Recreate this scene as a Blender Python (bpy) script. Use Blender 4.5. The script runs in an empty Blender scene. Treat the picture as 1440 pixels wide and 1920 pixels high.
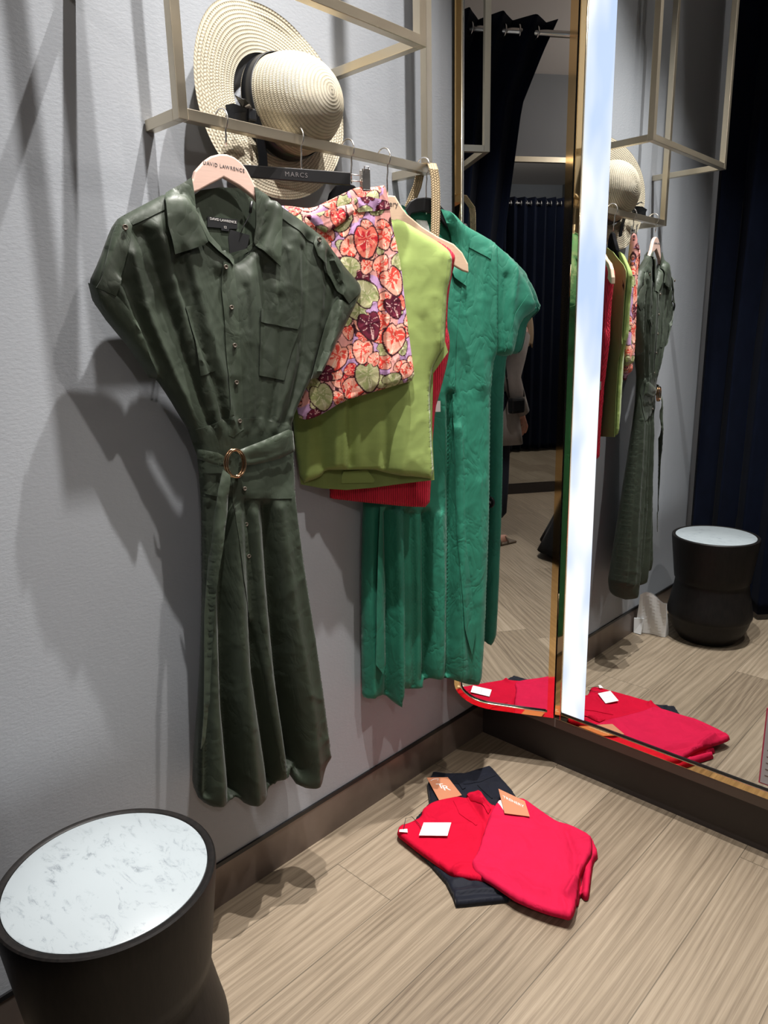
import bpy, bmesh, math, random
import numpy as np
from mathutils import Vector, Matrix
from mathutils.geometry import delaunay_2d_cdt
random.seed(7)
RNG = np.random.RandomState(11)
PI = math.pi
S = bpy.context.scene
COL = S.collection

# ---------------------------------------------------------------- camera
CAM = np.array([1.3152, -1.7683, 1.3057]); YAW, PITCH, ROLL, FPX = .7658, .2349, -.0224, 1363.7
def axes():
    cy, sy, cp, sp = math.cos(YAW), math.sin(YAW), math.cos(PITCH), math.sin(PITCH)
    f = np.array([-sy*cp, cy*cp, -sp]); r = np.array([cy, sy, 0.]); u = np.cross(r, f)
    c, s = math.cos(ROLL), math.sin(ROLL)
    return c*r+s*u, -s*r+c*u, f
RX, UP, FW = axes()
cd = bpy.data.cameras.new('camera'); cam = bpy.data.objects.new('camera', cd); COL.objects.link(cam)
cd.sensor_fit = 'VERTICAL'; cd.sensor_height = 36; cd.lens = FPX/1920*36; cd.clip_start = .02
M = Matrix(((RX[0], UP[0], -FW[0], CAM[0]), (RX[1], UP[1], -FW[1], CAM[1]), (RX[2], UP[2], -FW[2], CAM[2]), (0, 0, 0, 1)))
cam.matrix_world = M
S.camera = cam
def ray(px, py):
    return FW+(px-720)/FPX*RX-(py-960)/FPX*UP

# ---------------------------------------------------------------- materials
MATS = {}
def new_mat(name):
    m = bpy.data.materials.new(name); m.use_nodes = True
    nt = m.node_tree; b = nt.nodes['Principled BSDF']; MATS[name] = m
    return m, nt, b
def N(nt, typ, **kw):
    n = nt.nodes.new(typ)
    for k, v in kw.items():
        if k.startswith('i_'): n.inputs[k[2:].replace('_', ' ')].default_value = v
        else: setattr(n, k, v)
    return n
def plain(name, col, rough=.5, metal=0., spec=.5, **kw):
    m, nt, b = new_mat(name)
    b.inputs['Base Color'].default_value = (*col, 1); b.inputs['Roughness'].default_value = rough
    b.inputs['Metallic'].default_value = metal; b.inputs['Specular IOR Level'].default_value = spec
    for k, v in kw.items(): b.inputs[k.replace('_', ' ')].default_value = v
    return m
def ramp(nt, fac, stops):
    r = nt.nodes.new('ShaderNodeValToRGB'); e = r.color_ramp.elements
    e[0].position, e[0].color = stops[0][0], (*stops[0][1], 1)
    e[1].position, e[1].color = stops[-1][0], (*stops[-1][1], 1)
    for p, c in stops[1:-1]:
        q = e.new(p); q.color = (*c, 1)
    nt.links.new(fac, r.inputs['Fac']); return r.outputs['Color']
def coords(nt, scale=(1, 1, 1), rot=(0, 0, 0)):
    tc = nt.nodes.new('ShaderNodeTexCoord'); mp = nt.nodes.new('ShaderNodeMapping')
    mp.inputs['Scale'].default_value = scale; mp.inputs['Rotation'].default_value = rot
    nt.links.new(tc.outputs['Object'], mp.inputs['Vector']); return mp.outputs['Vector']
def noise(nt, vec, scale, detail=3., rough=.5, dist=0.):
    n = nt.nodes.new('ShaderNodeTexNoise'); n.inputs['Scale'].default_value = scale
    n.inputs['Detail'].default_value = detail; n.inputs['Roughness'].default_value = rough
    n.inputs['Distortion'].default_value = dist
    nt.links.new(vec, n.inputs['Vector']); return n.outputs['Fac']
def bump(nt, b, h, strength=.3, dist=.01, chain=None):
    n = nt.nodes.new('ShaderNodeBump'); n.inputs['Strength'].default_value = strength; n.inputs['Distance'].default_value = dist
    nt.links.new(h, n.inputs['Height'])
    if chain: nt.links.new(chain, n.inputs['Normal'])
    nt.links.new(n.outputs['Normal'], b.inputs['Normal']); return n.outputs['Normal']
def math_(nt, op, a, c=None):
    n = nt.nodes.new('ShaderNodeMath'); n.operation = op
    if isinstance(a, (int, float)): n.inputs[0].default_value = a
    else: nt.links.new(a, n.inputs[0])
    if c is not None:
        if isinstance(c, (int, float)): n.inputs[1].default_value = c
        else: nt.links.new(c, n.inputs[1])
    return n.outputs[0]

def fabric(name, col, rough=.75, crease=.25, crease_scale=9., sheen=.15, var=.12, weave=900., spec=.25, stretch=(1, 1, .45)):
    m, nt, b = new_mat(name)
    v = coords(nt, stretch)
    n1 = noise(nt, v, 22., 5., .6)
    c0 = tuple(x*(1-var) for x in col); c1 = tuple(min(1, x*(1+var)) for x in col)
    nt.links.new(ramp(nt, n1, [(.3, c0), (.7, c1)]), b.inputs['Base Color'])
    b.inputs['Roughness'].default_value = rough; b.inputs['Specular IOR Level'].default_value = spec
    b.inputs['Sheen Weight'].default_value = sheen; b.inputs['Sheen Roughness'].default_value = .4
    # crease network: ridged noise
    v2 = coords(nt, (1, 1, .55), (.5, .3, .2))
    n2 = noise(nt, v2, crease_scale, 3., .55, .6)
    r = math_(nt, 'ABSOLUTE', math_(nt, 'SUBTRACT', n2, .5)); r = math_(nt, 'POWER', r, .6)
    k = bump(nt, b, r, crease, .02)
    n3 = noise(nt, coords(nt), weave, 2., .5)
    bump(nt, b, n3, .12, .001, k)
    return m
def metal(name, col, rough, grime=.1):
    m, nt, b = new_mat(name)
    b.inputs['Metallic'].default_value = 1; b.inputs['Base Color'].default_value = (*col, 1)
    n1 = noise(nt, coords(nt), 9., 4., .6)
    mr = N(nt, 'ShaderNodeMapRange'); mr.inputs['To Min'].default_value = rough*(1-grime); mr.inputs['To Max'].default_value = rough*(1+grime*2)
    nt.links.new(n1, mr.inputs['Value']); nt.links.new(mr.outputs['Result'], b.inputs['Roughness'])
    return m

def mats():
    # painted plaster
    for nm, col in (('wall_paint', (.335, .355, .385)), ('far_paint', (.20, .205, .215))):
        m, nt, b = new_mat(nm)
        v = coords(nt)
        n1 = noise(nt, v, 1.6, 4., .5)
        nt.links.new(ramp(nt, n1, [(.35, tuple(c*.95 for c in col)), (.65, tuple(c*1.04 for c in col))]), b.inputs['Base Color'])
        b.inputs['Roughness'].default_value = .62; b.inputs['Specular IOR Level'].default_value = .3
        k = bump(nt, b, noise(nt, coords(nt, (1, .5, 1)), 190., 3., .6), .35, .0012)
        bump(nt, b, noise(nt, coords(nt, (1, 1, .25)), 7., 2., .4), .12, .02, k)
    plain('ceiling_paint', (.74, .68, .65), .85)
    # wood-look planks running along y, .186 m wide
    m, nt, b = new_mat('floor_planks')
    tc = nt.nodes.new('ShaderNodeTexCoord'); sp = nt.nodes.new('ShaderNodeSeparateXYZ'); nt.links.new(tc.outputs['Object'], sp.inputs[0])
    W = .186
    q = math_(nt, 'DIVIDE', math_(nt, 'SUBTRACT', sp.outputs['X'], .106), W)
    row = math_(nt, 'FLOOR', q); fx = math_(nt, 'FRACT', q)
    wn = N(nt, 'ShaderNodeTexWhiteNoise', noise_dimensions='1D'); nt.links.new(row, wn.inputs['W'])
    yy = math_(nt, 'ADD', math_(nt, 'DIVIDE', sp.outputs['Y'], 1.22), wn.outputs['Value'])
    pid = math_(nt, 'FLOOR', yy); fy = math_(nt, 'FRACT', yy)
    wn2 = N(nt, 'ShaderNodeTexWhiteNoise', noise_dimensions='2D')
    cb = nt.nodes.new('ShaderNodeCombineXYZ'); nt.links.new(row, cb.inputs[0]); nt.links.new(pid, cb.inputs[1]); nt.links.new(cb.outputs[0], wn2.inputs['Vector'])
    off = nt.nodes.new('ShaderNodeVectorMath'); off.operation = 'SCALE'; nt.links.new(wn2.outputs['Color'], off.inputs[0]); off.inputs['Scale'].default_value = 7.
    ad = nt.nodes.new('ShaderNodeVectorMath'); ad.operation = 'ADD'; nt.links.new(tc.outputs['Object'], ad.inputs[0]); nt.links.new(off.outputs[0], ad.inputs[1])
    def mp(sc):
        n = nt.nodes.new('ShaderNodeMapping'); n.inputs['Scale'].default_value = sc; nt.links.new(ad.outputs[0], n.inputs['Vector']); return n.outputs[0]
    warp = noise(nt, mp((1.2, .35, 1)), 6., 2., .5)
    rings = N(nt, 'ShaderNodeTexWave', wave_type='BANDS', bands_direction='X'); rings.inputs['Scale'].default_value = 15.
    rings.inputs['Distortion'].default_value = 16.; rings.inputs['Detail'].default_value = 2.; rings.inputs['Detail Scale'].default_value = .55
    nt.links.new(mp((1, .13, 1)), rings.inputs['Vector'])
    fine = noise(nt, mp((1, .010, 1)), 420., 3., .7)
    fine2 = noise(nt, mp((1, .018, 1)), 130., 4., .65)
    blot = noise(nt, mp((1, .4, 1)), 3.5, 4., .6)
    g = math_(nt, 'ADD', math_(nt, 'MULTIPLY', rings.outputs['Fac'], .09), math_(nt, 'MULTIPLY', fine, .36))
    g = math_(nt, 'ADD', g, math_(nt, 'MULTIPLY', fine2, .30)); g = math_(nt, 'ADD', g, math_(nt, 'MULTIPLY', blot, .26))
    g = math_(nt, 'ADD', g, math_(nt, 'MULTIPLY', math_(nt, 'SUBTRACT', wn2.outputs['Value'], .5), .10))
    col = ramp(nt, g, [(.30, (.115, .084, .058)), (.44, (.205, .16, .112)), (.58, (.30, .24, .172)), (.75, (.39, .325, .245))])
    # knots
    vo = N(nt, 'ShaderNodeTexVoronoi'); vo.inputs['Scale'].default_value = 2.6; nt.links.new(mp((1, .42, 1)), vo.inputs['Vector'])
    kn = N(nt, 'ShaderNodeMapRange'); kn.inputs['From Min'].default_value = .012; kn.inputs['From Max'].default_value = .05; kn.inputs['To Min'].default_value = .42; kn.inputs['To Max'].default_value = 1.
    nt.links.new(vo.outputs['Distance'], kn.inputs['Value'])
    # seams
    dx = math_(nt, 'MULTIPLY', math_(nt, 'MINIMUM', fx, math_(nt, 'SUBTRACT', 1., fx)), W)
    dy = math_(nt, 'MULTIPLY', math_(nt, 'MINIMUM', fy, math_(nt, 'SUBTRACT', 1., fy)), 1.22)
    dd = math_(nt, 'MINIMUM', dx, dy)
    sm = N(nt, 'ShaderNodeMapRange'); sm.inputs['From Min'].default_value = .0004; sm.inputs['From Max'].default_value = .0016; sm.inputs['To Min'].default_value = .45; sm.inputs['To Max'].default_value = 1.
    nt.links.new(dd, sm.inputs['Value'])
    mul = math_(nt, 'MULTIPLY', sm.outputs[0], kn.outputs[0])
    mx = N(nt, 'ShaderNodeMix', data_type='RGBA', blend_type='MULTIPLY'); mx.inputs['Factor'].default_value = 1
    nt.links.new(col, mx.inputs['A']); nt.links.new(mul, mx.inputs['B']); nt.links.new(mx.outputs['Result'], b.inputs['Base Color'])
    b.inputs['Roughness'].default_value = .5; b.inputs['Specular IOR Level'].default_value = .35
    k = bump(nt, b, g, .25, .002); bump(nt, b, sm.outputs[0], .3, .001, k)
    # marble
    m, nt, b = new_mat('marble')
    v = coords(nt, (1, 2.2, 1), (0, 0, .5))
    n1 = noise(nt, v, 9., 6., .68, 1.2); n2 = noise(nt, v, 26., 5., .7, .8); n3 = noise(nt, v, 2.5, 3., .5)
    r1 = math_(nt, 'ABSOLUTE', math_(nt, 'SUBTRACT', n1, .5)); vein = N(nt, 'ShaderNodeMapRange'); vein.inputs['From Max'].default_value = .055
    nt.links.new(r1, vein.inputs['Value'])
    gate = N(nt, 'ShaderNodeMapRange'); gate.inputs['From Min'].default_value = .49; gate.inputs['From Max'].default_value = .78; nt.links.new(n2, gate.inputs['Value'])
    vv = math_(nt, 'SUBTRACT', 1., math_(nt, 'MULTIPLY', math_(nt, 'SUBTRACT', 1., vein.outputs[0]), gate.outputs[0]))
    vv = math_(nt, 'MULTIPLY', vv, math_(nt, 'ADD', .78, math_(nt, 'MULTIPLY', n3, .4)))
    nt.links.new(ramp(nt, vv, [(.25, (.15, .175, .195)), (.72, (.29, .33, .355)), (1., (.36, .405, .43))]), b.inputs['Base Color'])
    b.inputs['Roughness'].default_value = .28; b.inputs['Specular IOR Level'].default_value = .4
    # ebonised wood
    m, nt, b = new_mat('ebony')
    n1 = noise(nt, coords(nt, (1, 1, .15)), 120., 3., .6)
    nt.links.new(ramp(nt, n1, [(.3, (.004, .0037, .0037)), (.8, (.012, .0095, .0085))]), b.inputs['Base Color'])
    b.inputs['Roughness'].default_value = .5; b.inputs['Specular IOR Level'].default_value = .25; bump(nt, b, n1, .25, .001)
    # straw braid: uv.x = metres along the profile, uv.y = turn
    for nm, col in (('straw', (.37, .33, .245)), ('raffia', (.36, .27, .155))):
        m, nt, b = new_mat(nm)
        uv = nt.nodes.new('ShaderNodeUVMap'); sx = nt.nodes.new('ShaderNodeSeparateXYZ'); nt.links.new(uv.outputs[0], sx.inputs[0])
        fr = 150. if nm == 'straw' else 170.
        p = math_(nt, 'MULTIPLY', sx.outputs['X'], fr)
        a = math_(nt, 'ABSOLUTE', math_(nt, 'SINE', math_(nt, 'MULTIPLY', p, PI)))
        rowi = math_(nt, 'FLOOR', p); sgn = math_(nt, 'SUBTRACT', math_(nt, 'MULTIPLY', math_(nt, 'MODULO', rowi, 2.), 2.), 1.)
        st = math_(nt, 'SINE', math_(nt, 'ADD', math_(nt, 'MULTIPLY', sx.outputs['Y'], 2*PI*(fr*1.1)), math_(nt, 'MULTIPLY', math_(nt, 'MULTIPLY', math_(nt, 'FRACT', p), sgn), 3.)))
        hgt = math_(nt, 'ADD', math_(nt, 'MULTIPLY', a, .75), math_(nt, 'MULTIPLY', st, .22))
        nz = noise(nt, coords(nt), 60., 3., .6)
        cc = math_(nt, 'ADD', math_(nt, 'MULTIPLY', hgt, .6), math_(nt, 'MULTIPLY', nz, .45))
        nt.links.new(ramp(nt, cc, [(.1, tuple(c*(.55 if nm == 'straw' else .3) for c in col)), (.5, col), (.9, tuple(min(1, c*1.35) for c in col))]), b.inputs['Base Color'])
        b.inputs['Roughness'].default_value = .7; bump(nt, b, hgt, .7, .0015)
    # rib knit
    m, nt, b = new_mat('red_rib')
    uv = nt.nodes.new('ShaderNodeUVMap'); sx = nt.nodes.new('ShaderNodeSeparateXYZ'); nt.links.new(uv.outputs[0], sx.inputs[0])
    w = math_(nt, 'SINE', math_(nt, 'MULTIPLY', sx.outputs['X'], 1150.))
    nt.links.new(ramp(nt, math_(nt, 'ADD', math_(nt, 'MULTIPLY', w, .5), .5), [(0., (.34, .002, .016)), (1., (.66, .006, .04))]), b.inputs['Base Color'])
    b.inputs['Roughness'].default_value = .8; bump(nt, b, w, .5, .002)
    # print painted on the cloth
    m, nt, b = new_mat('floral_print')
    at = N(nt, 'ShaderNodeVertexColor', layer_name='print'); nt.links.new(at.outputs['Color'], b.inputs['Base Color'])
    b.inputs['Roughness'].default_value = .75; b.inputs['Specular IOR Level'].default_value = .2
    bump(nt, b, noise(nt, coords(nt), 700., 2., .5), .1, .001)
    # pale hanger wood
    for nm, c in (('pale_wood', (.62, .43, .36)), ('tan_wood', (.60, .43, .30))):
        m, nt, b = new_mat(nm)
        n1 = noise(nt, coords(nt, (1, 1, 14)), 30., 3., .6)
        nt.links.new(ramp(nt, n1, [(.25, tuple(x*.85 for x in c)), (.8, c)]), b.inputs['Base Color']); b.inputs['Roughness'].default_value = .45
    # lit frosted strip
    m, nt, b = new_mat('frosted_light')
    n1 = noise(nt, coords(nt, (3, 1, 1)), 3.2, 2., .5)
    c = ramp(nt, n1, [(.34, (.54, .68, .96)), (.44, (.70, .80, 1.)), (.51, (.88, .94, 1.)), (.57, (1., 1., 1.))])
    nt.links.new(c, b.inputs['Emission Color']); b.inputs['Emission Strength'].default_value = 1.0
    b.inputs['Base Color'].default_value = (.05, .06, .08, 1); b.inputs['Roughness'].default_value = .5
    fabric('olive_cotton', (.025, .035, .022), .6, .12, 16., .06, .1, spec=.4)
    fabric('olive_light', (.040, .054, .036), .5, .12, 18., .08, .1, spec=.45)
    fabric('lime_jersey', (.255, .335, .10), .8, .06, 10., .1, .08, stretch=(.4, .4, 1.5))
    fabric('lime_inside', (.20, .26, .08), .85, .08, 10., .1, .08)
    fabric('emerald_cotton', (.018, .165, .105), .6, .22, 16., .08, .14, spec=.35)
    fabric('red_jersey', (.50, .004, .028), .85, .3, 9., .0, .06, spec=.1); fabric('coral_jersey', (.52, .010, .052), .85, .3, 9., .0, .06, spec=.1)
    fabric('navy_twill', (.0045, .006, .013), .7, .2, 10., .1, .2)
    fabric('navy_velvet', (.0030, .0052, .0145), .9, .05, 6., .02, .2, spec=.1)
    fabric('grey_coat', (.30, .26, .24), .85, .1, 8., .1, .1)
    fabric('black_cloth', (.006, .006, .007), .8, .15, 8., .05, .2)
    metal('brass', (.60, .53, .41), .33)
    metal('polished_gold', (.72, .52, .27), .035)
    metal('bright_trim', (.95, .86, .66), .10)
    metal('chrome', (.82, .80, .78), .22)
    metal('rose_buckle', (.62, .40, .24), .12)
    plain('mirror_silver', (.70, .72, .725), .0, 1.)
    m, nt, b = new_mat('bronze_board')
    n1 = noise(nt, coords(nt), 5., 4., .6)
    nt.links.new(ramp(nt, n1, [(.3, (.14, .11, .094)), (.7, (.21, .17, .148))]), b.inputs['Base Color'])
    b.inputs['Roughness'].default_value = .33; b.inputs['Metallic'].default_value = .45
    plain('plinth_brown', (.032, .025, .023), .55); plain('band_brown', (.125, .10, .088), .45)
    plain('board_black', (.006, .006, .007), .4)
    plain('satin_black', (.008, .008, .009), .35)
    plain('velvet_black', (.004, .004, .005), .95, 0, .1)
    plain('ribbon', (.006, .007, .009), .32)
    plain('button', (.12, .10, .08), .25)
    plain('label_black', (.006, .007, .009), .6)
    plain('paper', (.86, .88, .90), .7); plain('tag_white', (.85, .85, .85), .5); plain('tan_card', (.50, .20, .105), .6)
    plain('ink', (.10, .07, .06), .6); plain('ink_grey', (.10, .09, .09), .6); plain('white_ink', (.75, .72, .70), .6)
    plain('skin', (.48, .25, .18), .5, Subsurface_Weight=.1)
    plain('hair_blond', (.46, .33, .21), .6); plain('hair_dark', (.03, .018, .012), .5)
    plain('sign_grey', (.33, .32, .33), .5); plain('sign_red', (.35, .03, .07), .5)
    plain('navy_trouser', (.007, .009, .022), .8)
    plain('sole', (.10, .07, .045), .6)
    plain('lamp_glass', (.9, .9, .9), .3)
mats()

# ---------------------------------------------------------------- object helpers
def link(name, me, mat=None, parent=None, smooth=True):
    o = bpy.data.objects.new(name, me); COL.objects.link(o)
    if mat: me.materials.append(MATS[mat])
    if parent is not None: o.parent = parent
    if smooth:
        for p in me.polygons: p.use_smooth = True
    return o
def tag(o, label=None, cat=None, group=None, kind=None):
    if label: o['label'] = label
    if cat: o['category'] = cat
    if group: o['group'] = group
    if kind: o['kind'] = kind
    return o
def thing(name, label, cat, group=None, loc=(0, 0, 0)):
    o = bpy.data.objects.new(name, None); COL.objects.link(o); o.location = loc; o.empty_display_size = .05
    tag(o, label, cat, group)
    bpy.context.view_layer.update()
    return o
def adopt(o, parent):
    o.parent = parent; o.matrix_parent_inverse = Matrix.Translation(-Vector(parent.location)); return o
def mesh_from(vs, fs):
    me = bpy.data.meshes.new('m'); me.from_pydata([tuple(map(float, v)) for v in vs], [], [tuple(f) for f in fs]); me.update(); return me
def add(name, vs, fs, mat, parent=None, smooth=True, label=None):
    o = link(name, mesh_from(vs, fs), mat, None, smooth)
    if parent is not None: adopt(o, parent)
    if label: o['label'] = label
    return o
class MB:
    def __init__(s): s.v = []; s.f = []
    def box(s, a, b):
        x0, y0, z0 = a; x1, y1, z1 = b; n = len(s.v)
        s.v += [(x0, y0, z0), (x1, y0, z0), (x1, y1, z0), (x0, y1, z0), (x0, y0, z1), (x1, y0, z1), (x1, y1, z1), (x0, y1, z1)]
        s.f += [tuple(n+i for i in q) for q in ((0, 3, 2, 1), (4, 5, 6, 7), (0, 1, 5, 4), (1, 2, 6, 5), (2, 3, 7, 6), (3, 0, 4, 7))]
        return s
    def obox(s, c, ax, hs):   # oriented box
        c = np.array(c, float); n = len(s.v)
        for k in range(8):
            sg = [(-1, 1)[(k >> i) & 1] for i in range(3)]
            s.v.append(tuple(c+sum(sg[i]*hs[i]*np.array(ax[i], float) for i in range(3))))
        s.f += [tuple(n+i for i in q) for q in ((0, 2, 3, 1), (4, 5, 7, 6), (0, 1, 5, 4), (2, 6, 7, 3), (0, 4, 6, 2), (1, 3, 7, 5))]
        return s
    def tube(s, pts, r, k=10, closed=False):
        pts = [np.array(p, float) for p in pts]; m = len(pts); rr = r if hasattr(r, '__len__') else [r]*m
        n0 = len(s.v); prev = None
        for i, p in enumerate(pts):
            if closed: t = pts[(i+1) % m]-pts[i-1]
            else: t = pts[min(i+1, m-1)]-pts[max(i-1, 0)]
            t = t/(np.linalg.norm(t)+1e-12)
            if prev is None:
                a = np.array([0, 0, 1.]) if abs(t[2]) < .9 else np.array([1., 0, 0]); e = np.cross(t, a)
            else: e = prev-t*(prev@t)
            e /= np.linalg.norm(e)+1e-12; prev = e; g = np.cross(t, e)
            for j in range(k):
                an = 2*PI*j/k; s.v.append(tuple(p+rr[i]*(math.cos(an)*e+math.sin(an)*g)))
        for i in range(m if closed else m-1):
            for j in range(k):
                a = n0+i*k+j; b_ = n0+i*k+(j+1) % k; c = n0+((i+1) % m)*k+(j+1) % k; d = n0+((i+1) % m)*k+j
                s.f.append((a, b_, c, d))
        if not closed:
            s.f.append(tuple(n0+j for j in range(k))[::-1]); s.f.append(tuple(n0+(m-1)*k+j for j in range(k)))
        return s
    def lathe(s, prof, c=(0, 0, 0), k=48, ax=None):
        c = np.array(c, float); A = ax or ((1, 0, 0), (0, 1, 0), (0, 0, 1)); A = [np.array(a, float) for a in A]; n0 = len(s.v)
        for r, z in prof:
            for j in range(k):
                an = 2*PI*j/k; s.v.append(tuple(c+r*math.cos(an)*A[0]+r*math.sin(an)*A[1]+z*A[2]))
        for i in range(len(prof)-1):
            for j in range(k):
                s.f.append((n0+i*k+j, n0+i*k+(j+1) % k, n0+(i+1)*k+(j+1) % k, n0+(i+1)*k+j))
        return s
    def build(s, name, mat, parent=None, smooth=False, bevel=0., label=None):
        o = add(name, s.v, s.f, mat, parent, smooth, label)
        if bevel:
            m = o.modifiers.new('b', 'BEVEL'); m.width = bevel; m.segments = 2; m.limit_method = 'ANGLE'
        return o

# ---------------------------------------------------------------- cloth sheets
def vnoise(x, y, seed=0):
    def h(i, j):
        n = np.sin(i*127.1+j*311.7+seed*74.7)*43758.5453; return n-np.floor(n)
    xi, yi = np.floor(x), np.floor(y); xf, yf = x-xi, y-yi; u, v = xf*xf*(3-2*xf), yf*yf*(3-2*yf)
    return (h(xi, yi)*(1-u)+h(xi+1, yi)*u)*(1-v)+(h(xi, yi+1)*(1-u)+h(xi+1, yi+1)*u)*v-.5
def ridged(P, sc, seed):
    out = np.zeros(len(P)); wx = .35*vnoise(P[:, 0]*9, P[:, 1]*9, seed+20); wy = .35*vnoise(P[:, 0]*9, P[:, 1]*9, seed+21)
    for k, (an, am) in enumerate(((.35, 1.), (-.6, .7), (1.2, .45))):
        c, s_ = math.cos(an), math.sin(an); x = P[:, 0]*c-P[:, 1]*s_; y = P[:, 0]*s_+P[:, 1]*c
        n = vnoise(x*sc[0]*(1+.4*k)+wx*3, y*sc[1]*(1+.4*k)+wy*3, seed+k*3); out += am*(1-np.clip(np.abs(n)*5, 0, 1))**1.6
    return out
class Frame:
    """plane O + a*U + b*V, depth along Nn; pixels are unprojected on it"""
    def __init__(s, O, U, V, Nn):
        s.O, s.U, s.V, s.N = [np.array(q, float) for q in (O, U, V, Nn)]
        s.depth = lambda P: np.zeros(len(P)); s.fold = []; s.xmin = None
    def px(s, p, off=0.):
        if len(p) == 3: return (p[1], p[2])
        d = ray(*p); dep = 0.
        for k in range(6):
            O = s.O+s.N*(dep+off); t = ((O-CAM)@s.N)/(d@s.N); q = CAM+t*d-O; a, b = q@s.U, q@s.V
            nd = float(s.depth(np.array([[a, b]]))[0])
            if abs(nd-dep) < 1e-5: break
            dep = dep*.4+nd*.6
        return (a, b)
    def flat(s, p):
        if len(p) == 3: return (p[1], p[2])
        d = ray(*p); t = ((s.O-CAM)@s.N)/(d@s.N); q = CAM+t*d-s.O; return (q@s.U, q@s.V)
    def pt(s, P, dep):
        P = np.asarray(P); R = s.O+P[:, :1]*s.U+P[:, 1:2]*s.V+np.asarray(dep)[:, None]*s.N
        if s.xmin is not None:
            k = .02; x = R[:, 0]-s.xmin; R[:, 0] = s.xmin+.5*(x+np.sqrt(x*x+k*k))
        return R
def wallframe(O, deg):
    a = math.radians(deg); f = Frame(O, (math.sin(a), math.cos(a), 0), (0, 0, 1), (math.cos(a), -math.sin(a), 0)); f.O[2] = 0.; f.xmin = .012; return f
def seg_dist(P, L, closed=False):
    L = np.asarray(L, float)
    A = L if closed else L[:-1]; B = np.roll(L, -1, 0) if closed else L[1:]
    best = np.full(len(P), 1e9); bt = np.zeros(len(P)); bs = np.zeros(len(P))
    ln = np.linalg.norm(B-A, axis=1); cum = np.concatenate([[0], np.cumsum(ln)]); tot = cum[-1]
    for i in range(len(A)):
        d = B[i]-A[i]; l2 = d@d+1e-12; t = np.clip(((P-A[i])@d)/l2, 0, 1); q = P-A[i]-t[:, None]*d
        ds = np.sqrt((q*q).sum(1)); m = ds < best
        best[m] = ds[m]; bt[m] = ((cum[i]+t*ln[i])/tot)[m]; bs[m] = np.sign(d[0]*q[:, 1]-d[1]*q[:, 0])[m]
    return best, bt, bs
def inside(P, L):
    L = np.asarray(L); r = np.zeros(len(P), bool); n = len(L)
    for i in range(n):
        x0, y0 = L[i]; x1, y1 = L[(i+1) % n]
        c = ((y0 > P[:, 1]) != (y1 > P[:, 1]))
        with np.errstate(divide='ignore', invalid='ignore'): xx = (x1-x0)*(P[:, 1]-y0)/(y1-y0)+x0
        r ^= c & (P[:, 0] < xx)
    return r
def chaikin(L, n=1):
    L = [np.array(p, float) for p in L]
    for _ in range(n):
        R = []
        for i in range(len(L)):
            a, b = L[i], L[(i+1) % len(L)]; R += [a*.8+b*.2, a*.2+b*.8]
        L = R
    return np.array(L)
def triangulate(L, h):
    L = np.asarray(L); B = []
    for i in range(len(L)):
        a, b = L[i], L[(i+1) % len(L)]; n = max(1, int(round(np.linalg.norm(b-a)/h)))
        for k in range(n): B.append(a+(b-a)*k/n)
    B = np.array(B); x0, y0 = L.min(0); x1, y1 = L.max(0); P = []
    rows = int((y1-y0)/(h*.866))+1
    for j in range(rows):
        y = y0+j*h*.866; xs = np.arange(x0+(j % 2)*h*.5, x1, h); P.append(np.stack([xs, np.full_like(xs, y)], 1))
    P = np.concatenate(P); P = P[inside(P, L)]; d, _, _ = seg_dist(P, L, True); P = P[d > h*.55]
    V = [Vector((float(p[0]), float(p[1]))) for p in np.concatenate([B, P])]; nb = len(B)
    r = delaunay_2d_cdt(V, [(i, (i+1) % nb) for i in range(nb)], [], 1, 1e-7)
    out = np.array([(v.x, v.y) for v in r[0]]); F = []
    for f in r[2]:
        a, b_, c = [out[i] for i in f[:3]]
        if (b_[0]-a[0])*(c[1]-a[1])-(b_[1]-a[1])*(c[0]-a[0]) < 0: f = f[::-1]
        F.append(tuple(f))
    return out, F
def set_uv(me, uv):
    l = me.uv_layers.new(name='UVMap'); idx = np.empty(len(me.loops), np.int32); me.loops.foreach_get('vertex_index', idx)
    l.data.foreach_set('uv', np.asarray(uv, np.float32)[idx].ravel())
def make_depth(frame, outline, T, R, folds, noise_amp=.0015, noise_sc=(30, 7), base=0., seed=1, edgefade=.012, flare=None):
    L = np.asarray(outline)
    fl = []
    for kind, pts, amp, wid in folds:
        fl.append((kind, np.array([frame.flat(p) for p in pts]), amp, wid))
    def dep(P):
        P = np.asarray(P, float); d, _, _ = seg_dist(P, L, True); d = np.where(inside(P, L), d, 0.)
        q = np.clip(d/R, 0, 1); q2 = np.clip(d/max(R, .09), 0, 1); prof = .5*np.sqrt(np.clip(1-(1-np.clip(d/(R*.5), 0, 1))**2, 0, 1))+.5*np.sqrt(np.clip(1-(1-q2)**2, 0, 1)) if R > .013 else np.sqrt(np.clip(1-(1-q)**2, 0, 1)); out = base+T*prof*(flare(P[:, 1]) if flare else 1.)
        fd = np.clip(d/edgefade, 0, 1)
        for kind, l, amp, wid in fl:
            s, t, sg = seg_dist(P, l); a = amp[0]+(amp[1]-amp[0])*t; w = wid[0]+(wid[1]-wid[0])*t
            # free ends fade
            if kind == 'g': c = a*np.exp(-(s/w)**1.45)
            else: c = a*np.tanh(sg*s/(w*.35))*np.exp(-(s/(w*2.2))**2)
            out = out+c*fd
        out = out+noise_amp*fd*(ridged(P, noise_sc, seed)+.6*vnoise(P[:, 0]*noise_sc[0]*.6, P[:, 1]*noise_sc[1]*.6, seed))
        return out
    return dep
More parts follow.
